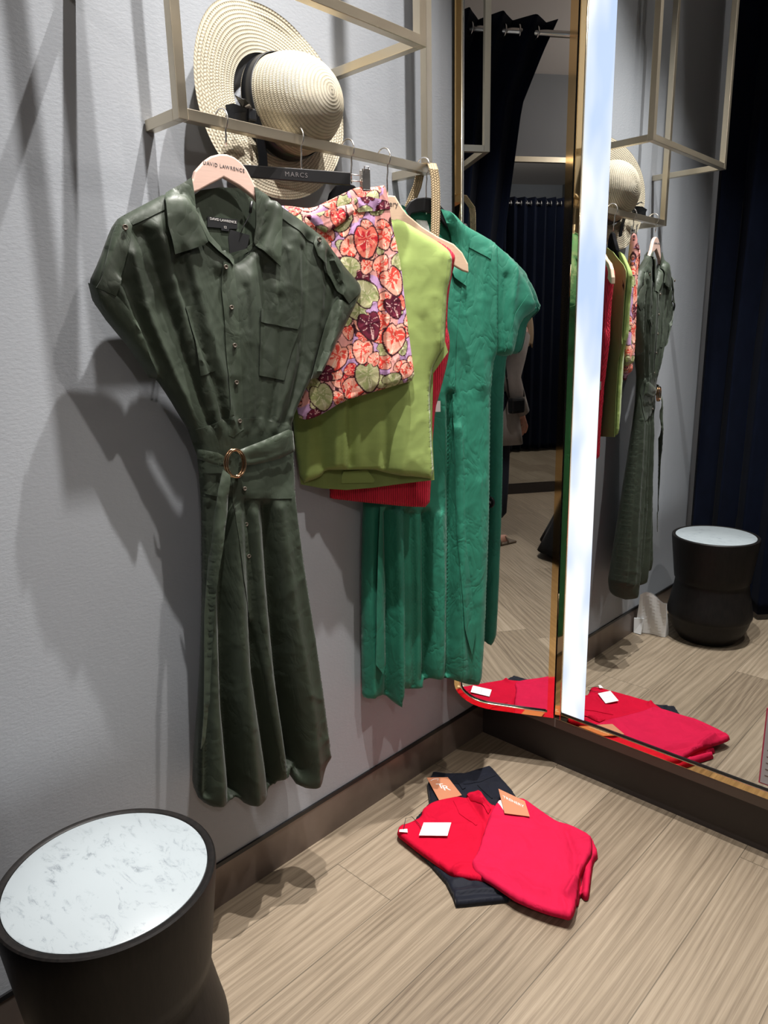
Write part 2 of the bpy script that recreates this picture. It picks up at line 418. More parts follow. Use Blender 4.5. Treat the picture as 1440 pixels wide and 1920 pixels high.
def shell(name, frame, outline_px, mat, parent, T=.03, Tb=.012, R=.05, folds=(), h=.007, smooth=1, label=None, uvs=False, flareb=None, **kw):
    """closed front + back cloth; leaves frame.depth set so that trims can follow it"""
    L = [frame.flat(p) for p in outline_px]; L = chaikin(L, smooth) if smooth else np.array(L)
    frame.depth = make_depth(frame, L, T, R, folds, **kw)
    P, F = triangulate(L, h); n = len(P); D = frame.depth(P)
    V = frame.pt(P, D); base = kw.get('base', 0.)
    d, _, _ = seg_dist(P, L, True); q = np.clip(d/R, 0, 1); Db = base-Tb*np.sqrt(1-(1-q)**2)*(flareb(P[:, 1]) if flareb else 1.)
    Db = np.minimum(Db, D-.002*np.clip(d/.01, 0, 1))
    edge = d < 1e-6
    Vb = frame.pt(P, Db); idx = np.arange(n); m = {}; allv = list(V); bi = np.empty(n, int)
    for i in range(n):
        if edge[i]: bi[i] = i
        else: bi[i] = len(allv); allv.append(Vb[i])
    faces = list(F)+[tuple(int(bi[i]) for i in f[::-1]) for f in F]
    o = add(name, allv, faces, mat, parent, True, label)
    uv = np.zeros((len(allv), 2)); uv[:n] = P
    for i in range(n):
        if not edge[i]: uv[bi[i]] = P[i]
    if uvs: set_uv(o.data, uv)
    o['_n'] = n
    del o['_n']
    return o, uv
def trim(name, frame, poly_px, mat, parent, off=.0025, h=.006, smooth=0, label=None, bulge=0., R=.01, thick=.0018, drop=True, tilt=None, folds=(), raw=False, soft=0.):
    """a cloth piece lying on the frame's current depth surface"""
    L = np.array([frame.px(p, off) for p in poly_px]); L = chaikin(L, smooth) if smooth else L
    P, F = triangulate(L, h); d, _, _ = seg_dist(P, L, True); n = len(P)
    D = frame.depth(P) if not raw else np.zeros(n)
    if soft: D = sum(frame.depth(P+np.array([k_*soft, 0.])) for k_ in (-2, -1, 0, 1, 2))/5.
    q = np.clip(d/R, 0, 1)
    extra = np.zeros(n)
    for kind, pts, amp, wid in folds:
        l = np.array([frame.flat(p) for p in pts]); s, t, sg = seg_dist(P, l); a = amp[0]+(amp[1]-amp[0])*t; w = wid[0]+(wid[1]-wid[0])*t
        extra += (a*np.exp(-(s/w)**2) if kind == 'g' else a*np.tanh(sg*s/(w*.35))*np.exp(-(s/(w*2.2))**2))
    D2 = D+off+bulge*np.sqrt(1-(1-q)**2)+extra+(tilt(P) if tilt else 0.)
    V = frame.pt(P, D2); Vb = frame.pt(P, D2-thick)
    faces = list(F)+[tuple(i+n for i in f[::-1]) for f in F]
    ed = {}
    for f in F:
        for a, b_ in ((f[0], f[1]), (f[1], f[2]), (f[2], f[0])):
            if (b_, a) in ed: del ed[(b_, a)]
            else: ed[(a, b_)] = 1
    for a, b_ in ed: faces.append((a, a+n, b_+n, b_))
    o = add(name, list(V)+list(Vb), faces, mat, parent, True, label)
    md = o.modifiers.new('e', 'EDGE_SPLIT'); md.split_angle = math.radians(50)
    return o
def text3d(name, body, size, origin, ex, ey, mat, parent, align='CENTER', ext=.0002, track=1., bold=0., label=None):
    cu = bpy.data.curves.new('t', 'FONT'); cu.body = body; cu.size = size; cu.extrude = ext; cu.align_x = align; cu.align_y = 'CENTER'
    cu.space_character = track; cu.offset = bold; cu.resolution_u = 3
    t = bpy.data.objects.new('t', cu); COL.objects.link(t); bpy.context.view_layer.update()
    me = bpy.data.meshes.new_from_object(t.evaluated_get(bpy.context.evaluated_depsgraph_get()))
    bpy.data.objects.remove(t)
    ex = np.array(ex, float); ex /= np.linalg.norm(ex); ey = np.array(ey, float); ez = np.cross(ex, ey); ez /= np.linalg.norm(ez); ey = ey/np.linalg.norm(ey)
    me.transform(Matrix(((ex[0], ey[0], ez[0], origin[0]), (ex[1], ey[1], ez[1], origin[1]), (ex[2], ey[2], ez[2], origin[2]), (0, 0, 0, 1))))
    o = link(name, me, mat, None, False)
    if parent is not None: adopt(o, parent)
    if label: o['label'] = label
    return o

# ================================================================ SETTING
def struct(name, o): o.name = name; o['kind'] = 'structure'; return o
XR, YC, YF, ZC = 2.22, -1.75, -3.85, 3.2
struct('floor', MB().box((-.3, YF-.1, -.05), (3.9, .3, 0)).build('floor', 'floor_planks'))
struct('ceiling', MB().box((-.3, YF-.1, ZC), (3.9, .3, ZC+.05)).build('ceiling', 'ceiling_paint'))
struct('wall_left', MB().box((-.12, YF-.1, 0), (0, .3, ZC)).build('wall_left', 'wall_paint'))
struct('wall_back', MB().box((0, .064, 0), (3.9, .2, ZC)).build('wall_back', 'wall_paint'))
struct('wall_right', MB().box((XR, YC+.04, 0), (XR+.08, .064, ZC-.35)).build('wall_right', 'wall_paint'))
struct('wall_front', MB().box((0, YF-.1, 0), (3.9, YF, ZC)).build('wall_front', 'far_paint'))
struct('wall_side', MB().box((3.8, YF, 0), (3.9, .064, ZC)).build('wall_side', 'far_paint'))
o = struct('baseboard_left', MB().box((0, YF, .0), (.004, .062, .106)).build('baseboard_left', 'bronze_board'))
adopt(MB().box((0, YF, .106), (.0055, .062, .1165)).build('top_strip', 'board_black'), o)
o = struct('baseboard_back', MB().box((.004, .054, 0), (XR, .064, .139)).build('baseboard_back', 'plinth_brown'))
struct('trim_1', MB().box((.006, .012, .149), (XR, .063, .187)).build('trim_1', 'band_brown'))
struct('trim_2', MB().box((.006, .04, .139), (XR, .063, .149)).build('trim_2', 'board_black'))
struct('baseboard_front', MB().box((.1, YF, 0), (3.8, YF+.012, .085)).build('baseboard_front', 'plinth_brown'))
for k, (x, y) in enumerate(((.37, -.50), (.87, -1.03))):
    pass

# ================================================================ MIRRORS
mr = thing('wall_mirror', 'large brass-edged wall mirror with a glowing strip down its left edge', 'mirror', loc=(1.1, .02, .187))
X0, X1, Z0, Z1 = .307, 2.1, .1875, 2.75
MB().box((X0+.004, .008, Z0+.004), (X1-.004, .06, Z1-.004)).build('backing', 'satin_black', mr)
MB().box((.401, -.0005, Z0+.022), (X1-.02, .008, Z1-.02)).build('glass', 'mirror_silver', mr)
MB().box((.3285, -.001, Z0+.024), (.401, .008, Z1-.02)).build('light_strip', 'frosted_light', mr, label='glowing bluish white frosted strip')
fr = MB()
fr.box((X0, -.004, Z0), (X0+.019, .06, Z1)); fr.box((X1-.019, -.004, Z0), (X1, .06, Z1))
fr.box((X0+.019, -.004, Z0), (X1-.019, .06, Z0+.019)); fr.box((X0+.019, -.004, Z1-.019), (X1-.019, .06, Z1))
fr.build('frame', 'polished_gold', mr, bevel=.0012)
tr = MB(); tr.tube([(X0+.0205, -.004, Z0+.0205), (X0+.0205, -.004, Z1-.02)], .0016, 8); tr.tube([(X0+.0205, -.004, Z0+.0205), (X1-.02, -.004, Z0+.0205)], .0022, 8)
tr.build('inner_trim', 'bright_trim', mr, True)
tr = MB(); tr.box((X0+.0225, -.003, Z0+.0225), (X1-.02, .002, Z0+.0265)); tr.build('gasket', 'board_black', mr)
st = thing('mirror_sticker', 'grey notice with a dark red border stuck low on the wall mirror', 'sign', loc=(.95, -.001, .223))
MB().box((.873, -.0022, .223), (1.03, -.0008, .424)).build('border', 'sign_red', st)
MB().box((.8765, -.0032, .2265), (1.0265, -.0021, .4205)).build('face', 'sign_grey', st)
for k in range(5):
    MB().box((.885, -.0036, .247+k*.017), (.885+.09-.012*(k % 3), -.0031, .2495+k*.017)).build('text_line', 'ink', st)

# folding wing
WA = .48; WN = np.array([math.sin(WA), -math.cos(WA), 0]); WT = np.array([math.cos(WA), math.sin(WA), 0]); HG = np.array([.3024, -.0012, 0])
HG = HG+WN*(.142-HG@WN)
wg = thing('hinged_mirror_wing', 'narrow folding mirror wing with a rounded lower corner, hinged beside the wall mirror', 'mirror', loc=tuple(HG+np.array([0, 0, .187])))
def wp(s, z, d=0.): return HG+WT*s+WN*d+np.array([0, 0, z])
def wing_outline(ins=0., n=10):
    W, zb, zt, r = -.301, .1877, 2.75, .075
    L = [(-ins*0-.0005-ins, zb+ins), (-ins-.0005, zt-ins), (W+ins, zt-ins)]
    rr = r-ins
    pts = [(-.301, .263), (-.298, .250), (-.2905, .236), (-.279, .2235), (-.262, .2115), (-.245, .203), (-.2252, .1967), (-.205, .193), (-.1822, .1912), (-.12, .1895)]
    cx, cz = -.15, .6
    for s, z in pts:
        v = np.array([s-cx, z-cz]); 
        # inset towards the inside normal (approximate)
        i = pts.index((s, z)); a = pts[max(i-1, 0)]; b_ = pts[min(i+1, len(pts)-1)]; t = np.array([b_[0]-a[0], b_[1]-a[1]]); t /= np.linalg.norm(t); nn = np.array([-t[1], t[0]])
        L.append((s+nn[0]*ins, z+nn[1]*ins))
    return L
def wing_plate(name, L, d0, d1, mat, hole=None):
    mb = MB(); n = len(L)
    for d in (d1, d0):
        for s, z in L: mb.v.append(tuple(wp(s, z, d)))
    if hole is None: mb.f.append(tuple(range(n))); mb.f.append(tuple(range(n, 2*n))[::-1])
    for i in range(n): j = (i+1) % n; mb.f.append((i, i+n, j+n, j))
    if hole is not None:
        k = len(mb.v)
        for d in (d1, d0):
            for s, z in hole: mb.v.append(tuple(wp(s, z, d)))
        for i in range(n):
            j = (i+1) % n; mb.f.append((i, j, k+j, k+i)); mb.f.append((n+j, n+i, k+n+i, k+n+j)); mb.f.append((k+i, k+j, k+n+j, k+n+i))
    return mb.build(name, mat, wg)
Lo, Li = wing_outline(0), wing_outline(.0185)
wing_plate('backing', wing_outline(.003), -.022, -.006, 'satin_black')
wing_plate('glass', wing_outline(.017), -.006, .0, 'mirror_silver')
wing_plate('frame', Lo, -.012, .003, 'polished_gold', Li)
tr = MB(); tr.tube([wp(s, z, .003) for s, z in [Li[0]]+Li[:2:-1]+[(Li[2][0], Li[2][1])]], .0022, 8); tr.build('inner_trim', 'bright_trim', wg, True)
gs = MB(); L2 = wing_outline(.0225); gs.tube([wp(s, z, .001) for s, z in [L2[0]]+L2[:2:-1]+[(L2[2][0], L2[2][1])]], .0016, 6); gs.build('gasket', 'board_black', wg, True)
for z in (.5, 1.4, 2.3): MB().tube([wp(.0035, z, -.004), wp(.0035, z+.08, -.004)], .0028, 8).build('hinge', 'brass', wg, True)
# mirror across the corridor
fm = thing('corridor_mirror', 'tall mirror with a brass top rail on the far corridor wall', 'mirror', loc=(2.2, YF+.01, .085))
MB().box((.9, YF+.0005, .09), (3.3, YF+.012, 2.585)).build('glass', 'mirror_silver', fm)
MB().box((.88, YF+.0005, 2.585), (3.32, YF+.03, 2.622)).build('frame', 'brass', fm)

# ================================================================ RAILS
def rail(name, label, x, y0, y1, z, ztop, extra=None):
    B = .0095; t = thing(name, label, 'clothes rail', loc=(x/2, (y0+y1)/2, z))
    def bar(n, a, b_): return MB().box(a, b_).build(n, 'brass', t, bevel=.0008)
    w = .019
    bar('hanging_bar', (x-w, y0+w, z), (x, y1-w, z+w))
    for y in (y0, y1-w):
        bar('upright', (x-w, y, z), (x, y+w, ztop)); bar('wall_arm', (0.0015, y, z), (x-w, y+w, z+w))
    return t
lr = rail('clothes_rail', 'slim brass clothes rail on the left wall, carrying the hangers and the hat', .1153, -1.0087, -.328, 1.682, 3.19)
ur = rail('clothes_rail', 'deeper brass rail frame above the hat and clothes, reaching past the lower rail', .2664, -1.1341, -.5257, 1.866, 3.19)

# ================================================================ HANGERS
def hook(parent, y, zt, r=.0016, dx=0., lean=0.):
    mb = MB(); pts = []
    cx, cz, R = .1058, 1.694, .0205
    for k in range(15):
        a = math.radians(215-k*(215+55)/14); pts.append((cx+R*math.cos(a), y+lean*.3, cz+R*math.sin(a)+.002))
    pts += [(cx+.012+dx*.3, y+lean*.6, cz-.028), (.1155+dx, y+lean, cz-.042), (.1155+dx, y+lean, zt)]
    mb.tube(pts, r, 8); return mb.build('hook', 'chrome', parent, True)
def extruded(name, frame, L, t0, t1, mat, parent, bevel=.003, label=None):
    n = len(L); v = []
    for d in (t1, t0): v += [tuple(p) for p in frame.pt(np.array(L), np.full(n, d))]
    f = [tuple(range(n)), tuple(range(n, 2*n))[::-1]]+[(i, i+n, (i+1) % n+n, (i+1) % n) for i in range(n)]
    o = add(name, v, f, mat, parent, False, label)
    bm = bmesh.new(); bm.from_mesh(o.data); bmesh.ops.recalc_face_normals(bm, faces=bm.faces); bm.to_mesh(o.data); bm.free()
    m = o.modifiers.new('b', 'BEVEL'); m.width = bevel; m.segments = 3; m.limit_method = 'ANGLE'; m.angle_limit = math.radians(60)
    return o
def shirt_hanger_outline(top, half=.195, drop=.125, thick=.034, neckw=.03):
    """hanger silhouette in plane coords, arms curving down"""
    out = []; low = []
    for k in range(25):
        s = -1+2*k/24; u = s*half; a = abs(s)
        z = top-drop*(1-math.cos(a*PI*.5))*.75-drop*.25*a-.012*math.exp(-(u/neckw)**2)*0
        z += 0
        tk = thick*(1.25-.75*a); out.append((u, z)); low.append((u, z-tk+(.0 if a > .08 else .012)))
    return out+low[::-1]

# --- 1 dress hanger
D1 = wallframe((.1153, -.915, 0), 10); D1.xmin = .012
h1 = thing('coat_hanger', 'pale pinkish wooden hanger with small printed lettering, inside the olive shirt dress', 'hanger', 'hangers on the brass rail', loc=(.1153, -.915, 1.66))
hp = [(359, 336), (363, 322), (372, 312), (381, 302), (393, 294), (408, 290), (423, 290.5), (437, 296), (450, 306), (460, 319), (468, 334), (477, 352)]
up_ = [D1.flat(p) for p in hp]
L = [(-.175, 1.490), (-.12, 1.525)]+up_[:]+[(.12, 1.52), (.175, 1.488), (.172, 1.468), (.12, 1.495)]
lowp = [(474, 372), (462, 362), (446, 350), (430, 341), (417, 334), (404, 341), (390, 348), (372, 358), (362, 362)]
L = L+[D1.flat(p) for p in lowp]+[(-.12, 1.50), (-.172, 1.47)]
extruded('body', D1, L, -.006, .006, 'pale_wood', h1)
hook(h1, -.915, 1.652, lean=0)
c = D1.flat((417, 314)); o3 = D1.pt(np.array([c]), np.array([.0063]))[0]
text3d('lettering', 'DAVID LAWRENCE', .0085, o3, D1.U+np.array([0, 0, -.07]), (0, 0, 1), 'ink_grey', h1, track=1.15)

# --- 2 skirt hanger: flat bar with clips
D2 = wallframe((.1153, -.737, 0), 27)
h2 = thing('skirt_hanger', 'black bar hanger with a metal clip, holding the leaf print skirt', 'hanger', 'hangers on the brass rail', loc=(.1153, -.737, 1.66))
q = [D2.flat(p) for p in ((452, 309), (656, 324), (656, 348), (452, 333))]
extruded('bar', D2, q, -.004, .004, 'satin_black', h2, .0015)
hook(h2, -.737, 1.636, lean=.0)
c = D2.flat((554, 329)); text3d('lettering', 'MARCS', .0125, D2.pt(np.array([c]), np.array([.0045]))[0], D2.U+np.array([0, 0, -.02]), (0, 0, 1), 'ink_grey', h2, track=1.25)
def clip(frame, px, parent):
    a, b_ = frame.flat(px); ce = lambda u, z, d: frame.pt(np.array([[a+u, b_+z]]), np.array([d]))[0]
    ax = (frame.U, frame.N, np.array([0, 0, 1.]))
    mb = MB(); mb.obox(ce(0, .0, .008), ax, (.0085, .0014, .024)); mb.obox(ce(0, 0, -.008), ax, (.0085, .0014, .024))
    mb.tube([ce(-.008, .004, 0), ce(.008, .004, 0)], .004, 8); mb.tube([ce(-.0045, .015, .008), ce(-.0045, .028, .012), ce(.0045, .028, .012), ce(.0045, .015, .008)], .0012, 6)
    o = mb.build('clip', 'chrome', parent, bevel=.0006)
    g = MB(); g.obox(ce(0, -.024, .007), ax, (.0085, .003, .009)); g.obox(ce(0, -.024, -.007), ax, (.0085, .003, .009)); g.build('clip_pad', 'satin_black', parent, bevel=.0012)
    return o
clip(D2, (684, 342), h2)
mb = MB(); a1 = D2.pt(np.array([D2.flat((650, 326)), D2.flat((684, 330))]), np.array([0., 0.])); mb.tube(list(a1), .0012, 6); a1 = D2.pt(np.array([D2.flat((650, 338)), D2.flat((684, 341))]), np.array([0., 0.])); mb.tube(list(a1), .0012, 6)
mb.build('wire', 'chrome', h2, True)

# --- 3 black velvet hanger inside the lime top
D3 = wallframe((.1153, -.598, 0), 40)
h3 = thing('coat_hanger', 'black velvet hanger inside the lime green top, its rounded neck behind the skirt', 'hanger', 'hangers on the brass rail', loc=(.1153, -.598, 1.66))
c = D3.flat((646, 343))
extruded('body', D3, [(c[0]-.035, c[1]-.022), (c[0]-.02, c[1]-.006), (c[0], c[1]), (c[0]+.02, c[1]-.006), (c[0]+.035, c[1]-.022), (.06, 1.575), (.1, 1.535), (.2, 1.448), (.2, 1.425), (.1, 1.505), (0, 1.565), (-.1, 1.50), (-.19, 1.43), (-.19, 1.455), (-.1, 1.535), (-.06, 1.575)], -.006, .006, 'velvet_black', h3)
hook(h3, -.598, 1.628)
# --- 4 tan wooden hanger inside the red rib top
D4 = wallframe((.1153, -.4865, 0), 45)
h4 = thing('coat_hanger', 'tan wooden hanger with small dark lettering, its tip poking out of the red rib top', 'hanger', 'hangers on the brass rail', loc=(.1153, -.4865, 1.66))
L = [D4.flat(p) for p in ((717, 372), (728, 367), (740, 368), (752, 388), (762, 402), (790, 425), (820, 444), (850, 458), (866, 474), (877, 495), (878, 512), (866, 508), (842, 494), (800, 466), (770, 445), (735, 425))]
L = [(.0, D4.flat((717, 372))[1]-.004)]+L[1:]+[(.0, 1.55), (-.1, 1.52), (-.19, 1.445), (-.195, 1.47), (-.11, 1.56), (-.05, 1.60)]
L = [(.0, 1.615)]+[p for p in L[1:]]
extruded('body', D4, L, -.006, .006, 'tan_wood', h4)
hook(h4, -.4865, 1.612)
c = D4.flat((726, 383)); text3d('lettering', 'trenery', .016, D4.pt(np.array([c]), np.array([.0064]))[0], D4.U+np.array([0, 0, -.05]), (0, 0, 1), 'ink', h4)
# --- 5 black hanger inside the emerald dress
D5 = wallframe((.1153, -.346, 0), 28)
h5 = thing('coat_hanger', 'black plastic hanger inside the emerald green dress, nearest the mirror', 'hanger', 'hangers on the brass rail', loc=(.1153, -.355, 1.66))
L = [D5.flat(p) for p in ((767, 378), (778, 372), (795, 370), (815, 373), (826, 388), (845, 408), (858, 440), (858, 455), (846, 440), (830, 420), (815, 402), (790, 398), (770, 402))]
L = L+[(-.1, 1.51), (-.18, 1.45), (-.18, 1.475), (-.1, 1.545)]
extruded('body', D5, L, -.006, .006, 'satin_black', h5)
hook(h5, -.352, 1.59)

# ================================================================ GARMENTS
# --- emerald dress (furthest along the rail)
ED = thing('shirt_dress', 'long emerald green short-sleeved shirt dress, last on the rail beside the mirror', 'dress', loc=(.1153, -.355, 1.4))
outl = [('u', -.155, 1.50), (753, 388), (762, 400), (790, 440), (806, 470), (836, 500), (850, 470), (836, 400), (842, 398), (870, 422), (915, 447), (932, 460), (957, 485), (988, 530), (1006, 576),
        (974, 603), (966, 640), (957, 667), (940, 668), (925, 664), (922, 700), (918, 740), (916, 969), (907, 1198), (900, 1283), (876, 1283), (849, 1274), (837, 1271), (794, 1271), (792, 1291), (750, 1291), (748, 1322), (735, 1315), (720, 1301), (698, 1305), (680, 1308), (674, 1297),
        (674, 1061), (677, 951), ('u', -.165, 1.1), ('u', -.19, 1.3), ('u', -.235, 1.30), ('u', -.22, 1.42)]
F5 = [('g', [(790, 960), (792, 1100), (794, 1268)], (-0.0290, -0.0435), (.010, .012)), ('s', [(748, 960), (750, 1150), (749, 1320)], (-0.0116, -0.0174), (.008, .010)),
      ('g', [(712, 955), (715, 1130), (722, 1300)], (-0.0203, -0.0290), (.007, .010)), ('g', [(733, 955), (738, 1130), (740, 1310)], (0.0174, 0.0261), (.010, .013)),
      ('g', [(836, 740), (838, 1000), (836, 1270)], (-.026, -.040), (.009, .013)), ('g', [(815, 960), (820, 1100), (817, 1268)], (0.0145, 0.0203), (.014, .018)),
      ('g', [(862, 560), (862, 800), (866, 1000), (874, 1270)], (-.006, -.010), (.006, .007)), ('g', [(692, 950), (690, 1130), (694, 1300)], (0.0087, 0.0174), (.010, .012)),
      ('s', [(923, 470), (921, 600), (924, 664)], (-0.0116, -0.0116), (.008, .008)), ('g', [(960, 500), (950, 560), (945, 660)], (0.0116, 0.0087), (.012, .014)), ('g', [(940, 520), (934, 600), (930, 660)], (-0.0087, -0.0087), (.008, .008)),
      ('g', [(900, 480), (890, 600), (895, 720)], (0.0058, 0.0087), (.02, .02)), ('g', [(765, 960), (770, 1130), (772, 1285)], (-0.0145, -0.0203), (.006, .009)),
      ('g', [(848, 800), (852, 1000), (858, 1270)], (0.0116, 0.0116), (.008, .01)), ('g', [(890, 900), (893, 1050), (888, 1270)], (0.0043, 0.0087), (.012, .016))]
shell('body', D5, outl, 'emerald_cotton', ED, T=.030, Tb=.02, R=.045, folds=F5, noise_amp=.0008, noise_sc=(26, 16), h=.0065, seed=5)
trim('placket', D5, [(866, 528), (874, 532), (872, 700), (876, 900), (884, 1100), (890, 1275), (868, 1275), (858, 1000), (852, 740), (856, 640)], 'emerald_cotton', ED, .003, soft=.003)
trim('collar', D5, [(842, 396), (872, 424), (880, 440), (874, 536), (852, 520), (846, 505), (852, 480), (846, 440), (826, 392)], 'emerald_cotton', ED, .008, bulge=.001, thick=.003)
trim('sleeve_cuff', D5, [(1006, 577), (999, 562), (990, 552), (966, 588), (955, 628), (946, 660), (957, 667), (966, 640), (974, 603)], 'emerald_cotton', ED, .0035)
trim('tie', D5, [(848, 740), (856, 738), (866, 800), (872, 1000), (893, 1180), (884, 1228), (872, 1180), (858, 1010), (852, 860)], 'emerald_cotton', ED, .010, bulge=.001, soft=.006)
trim('tie', D5, [(712, 950), (722, 950), (722, 1120), (722, 1240), (718, 1264), (704, 1246), (706, 1120), (708, 1040)], 'emerald_cotton', ED, .020)
trim('yoke', D5, [(876, 448), (919, 463), (922, 470), (920, 486), (876, 462)], 'emerald_cotton', ED, .002)
# inside of the neck with the size label
bk = wallframe((.1153, -.346, 0), 28); bk.O = bk.O-bk.N*.012
trim('neck_inside', bk, [(752, 384), (768, 392), (800, 396), (826, 388), (856, 430), (860, 520), (835, 525), (800, 480), (760, 410)], 'emerald_cotton', ED, 0., raw=True)
trim('size_label', bk, [(779, 412), (800, 414), (806, 434), (786, 424)], 'tag_white', ED, .003, raw=True, h=.01)
fb = wallframe((.1153, -.346, 0), 28); c = fb.flat((905, 978)); pc = fb.pt(np.array([c]), np.array([-.028]))[0]; fb.N = -fb.N; fb.U = -fb.U
mb = MB(); mb.lathe([(0, .004), (.016, .004), (.0185, .001), (.0185, -.003), (0, -.004)], pc, 32, (fb.U, (0, 0, 1), fb.N)); mb.build('security_tag', 'satin_black', ED, True, label='round black plastic tag')
text3d('tag_lettering', 'M.A', .011, pc+fb.N*.0045, fb.U, (0, 0, 1), 'white_ink', ED)

# --- woven bag on the rail end
WB = thing('woven_bag', 'natural woven raffia bag, its strap looped over the end of the brass rail', 'bag', loc=(.13, -.35, 1.2))
def ribbon(pts, wdir, w, thick=.003):
    pts = [np.array(p, float) for p in pts]; V = []; UVs = []; L = 0; n = len(pts); out = []
    for i, p in enumerate(pts):
        t = pts[min(i+1, n-1)]-pts[max(i-1, 0)]; t /= np.linalg.norm(t); wd = np.array(wdir, float); wd = wd-t*(wd@t); wd /= np.linalg.norm(wd); nn = np.cross(t, wd)
        if i: L += np.linalg.norm(p-pts[i-1])
        for s, d in ((-1, 1), (1, 1), (1, -1), (-1, -1)): V.append(p+wd*w*.5*s+nn*thick*.5*d); UVs.append((w*.5*s+.05, L))
    F = []
    for i in range(n-1):
        for j in range(4): F.append((i*4+j, i*4+(j+1) % 4, i*4+4+(j+1) % 4, i*4+4+j))
    F.append((0, 1, 2, 3)); F.append(tuple((n-1)*4+k for k in (3, 2, 1, 0)))
    return V, F, UVs
def onplane_pt(px, py, O, Nn): d = ray(px, py); O = np.array(O, float); Nn = np.array(Nn, float); t = ((O-CAM)@Nn)/(d@Nn); return CAM+t*d
fO = D5.O+D5.N*.055
path = []
for q in ((800, 306), (807, 309), (813, 318), (816, 335), (817, 365), (817, 400), (816, 430), (814, 460), (808, 500), (800, 530)):
    path.append(onplane_pt(q[0], q[1], fO, D5.N))
path[0] = np.array([.105, -.338, 1.7045]); path[1] = np.array([.123, -.340, 1.702])
path = [np.array([.088, -.336, 1.700]), ]+path
back = [np.array([.076, -.338, 1.66]), np.array([.060, -.36, 1.60]), np.array([.050, -.385, 1.54]), np.array([.05, -.41, 1.44])]
V, F, U_ = ribbon(back[::-1]+path, (.5, .86, 0), .021)
o = add('strap', V, F, 'raffia', WB, True); set_uv(o.data, U_); m = o.modifiers.new('e', 'EDGE_SPLIT')
mb = MB(); cxy = D5.O+D5.N*.03+D5.U*.0; uvb = []
fbag = wallframe((.1153, -.395, 0), 36); fbag.O = fbag.O+fbag.N*.012
o, uv = shell('body', fbag, [('u', -.07, 1.43), ('u', .045, 1.42), ('u', .05, 1.22), ('u', .03, 1.18), ('u', -.06, 1.18), ('u', -.08, 1.24)], 'raffia', WB, T=.008, Tb=.008, R=.03, h=.012, uvs=True, noise_amp=.0)

# --- red rib top
RT = thing('knit_top', 'red ribbed knit top hanging behind the lime green top', 'top', loc=(.1153, -.4865, 1.4))
outl = [('u', -.09, 1.545), ('u', 0, 1.50), ('u', .07, 1.50), (812, 445), (825, 452), (840, 462), (854, 476), (855, 484), (846, 520), (840, 560), (838, 610), (844, 643), (839, 679), (824, 738), (816, 766), (811, 825), (808, 902), (805, 951), (764, 950), (674, 941), (607, 933), (607, 924),
        ('u', -.165, 1.05), ('u', -.15, 1.27), ('u', -.17, 1.46)]
Fr = [('g', [(640, 925), (650, 935)], (-.01, -.01), (.02, .02)), ('g', [(700, 700), (705, 945)], (.005, .01), (.03, .03)), ('g', [(760, 700), (768, 945)], (-.004, -.008), (.02, .02))]
shell('body', D4, outl, 'red_rib', RT, T=.022, Tb=.012, R=.03, folds=Fr, h=.008, uvs=True, seed=3)
c = D4.flat((821, 762)); ce = D4.pt(np.array([c]), np.array([-.002]))[0]
MB().obox(ce, (D4.U, D4.N, (0, 0, 1)), (.006, .0004, .013)).build('price_tag', 'tag_white', RT)

# --- lime green top
GT = thing('sleeveless_top', 'lime green sleeveless jersey top hanging behind the leaf print skirt', 'top', loc=(.1153, -.598, 1.4))
outl = [('u', -.10, 1.55), ('u', -.05, 1.555), ('u', .05, 1.565), (738, 413), (745, 410), (762, 418), (795, 438), (825, 456), (842, 470), (848, 485), (845, 520), (838, 545), (836, 580), (833, 620), (832, 650), (819, 672), (811, 692), (806, 720), (806, 760), (808, 820), (814, 899),
        (783, 894), (751, 892), (722, 886), (700, 880), (649, 881), (640, 881), (609, 881), (600, 894), (560, 908), ('u', -.155, 1.1), ('u', -.155, 1.28), ('u', -.20, 1.45)]
Fg = [('g', [(600, 790), (604, 890)], (-.012, -.014), (.012, .012)), ('s', [(650, 740), (649, 881)], (-.012, -.014), (.008, .008)), ('g', [(690, 760), (688, 880)], (-.006, -.009), (.028, .03)), ('g', [(755, 500), (760, 700), (752, 890)], (.006, .010), (.02, .02)),
      ('g', [(630, 760), (628, 880)], (.010, .012), (.012, .012)), ('g', [(720, 750), (722, 885)], (-.008, -.010), (.010, .010)), ('g', [(822, 480), (815, 560), (820, 640)], (.002, .004), (.008, .008)), ('g', [(790, 600), (796, 720), (800, 890)], (-.003, -.005), (.012, .014)), ('g', [(578, 800), (575, 900)], (.004, .006), (.008, .01))]
shell('front', D3, outl, 'lime_jersey', GT, T=.020, Tb=.0005, R=.035, folds=Fg, noise_amp=.0009, noise_sc=(20, 12), h=.0065, seed=7)
bg = wallframe((.1153, -.598, 0), 40); bg.O = bg.O-bg.N*.004
trim('back', bg, [('u', -.10, 1.56), ('u', .04, 1.575), (745, 412), (840, 472), (846, 490), (838, 545), (834, 640), (840, 660), (812, 700), (810, 800), (814, 900), (764, 908), (700, 918), (649, 922), (604, 918), (560, 908), ('u', -.155, 1.1), ('u', -.15, 1.28), ('u', -.2, 1.45)], 'lime_inside', GT, 0., raw=True, h=.012,
     tilt=lambda P: -.022*np.clip(1-((P[:, 0]-.01)/.165)**2, 0, 1))
trim('armhole_band', D3, [(846, 484), (838, 545), (833, 620), (832, 650), (826, 655), (827, 620), (832, 545), (840, 486)], 'lime_jersey', GT, .0015)
bg2 = wallframe((.1153, -.598, 0), 40); bg2.O = bg2.O-bg2.N*.022
trim('care_patch', bg2, [(643, 884), (688, 881), (702, 900), (700, 905), (640, 906), (640, 892)], 'lime_jersey', GT, .001, raw=True)

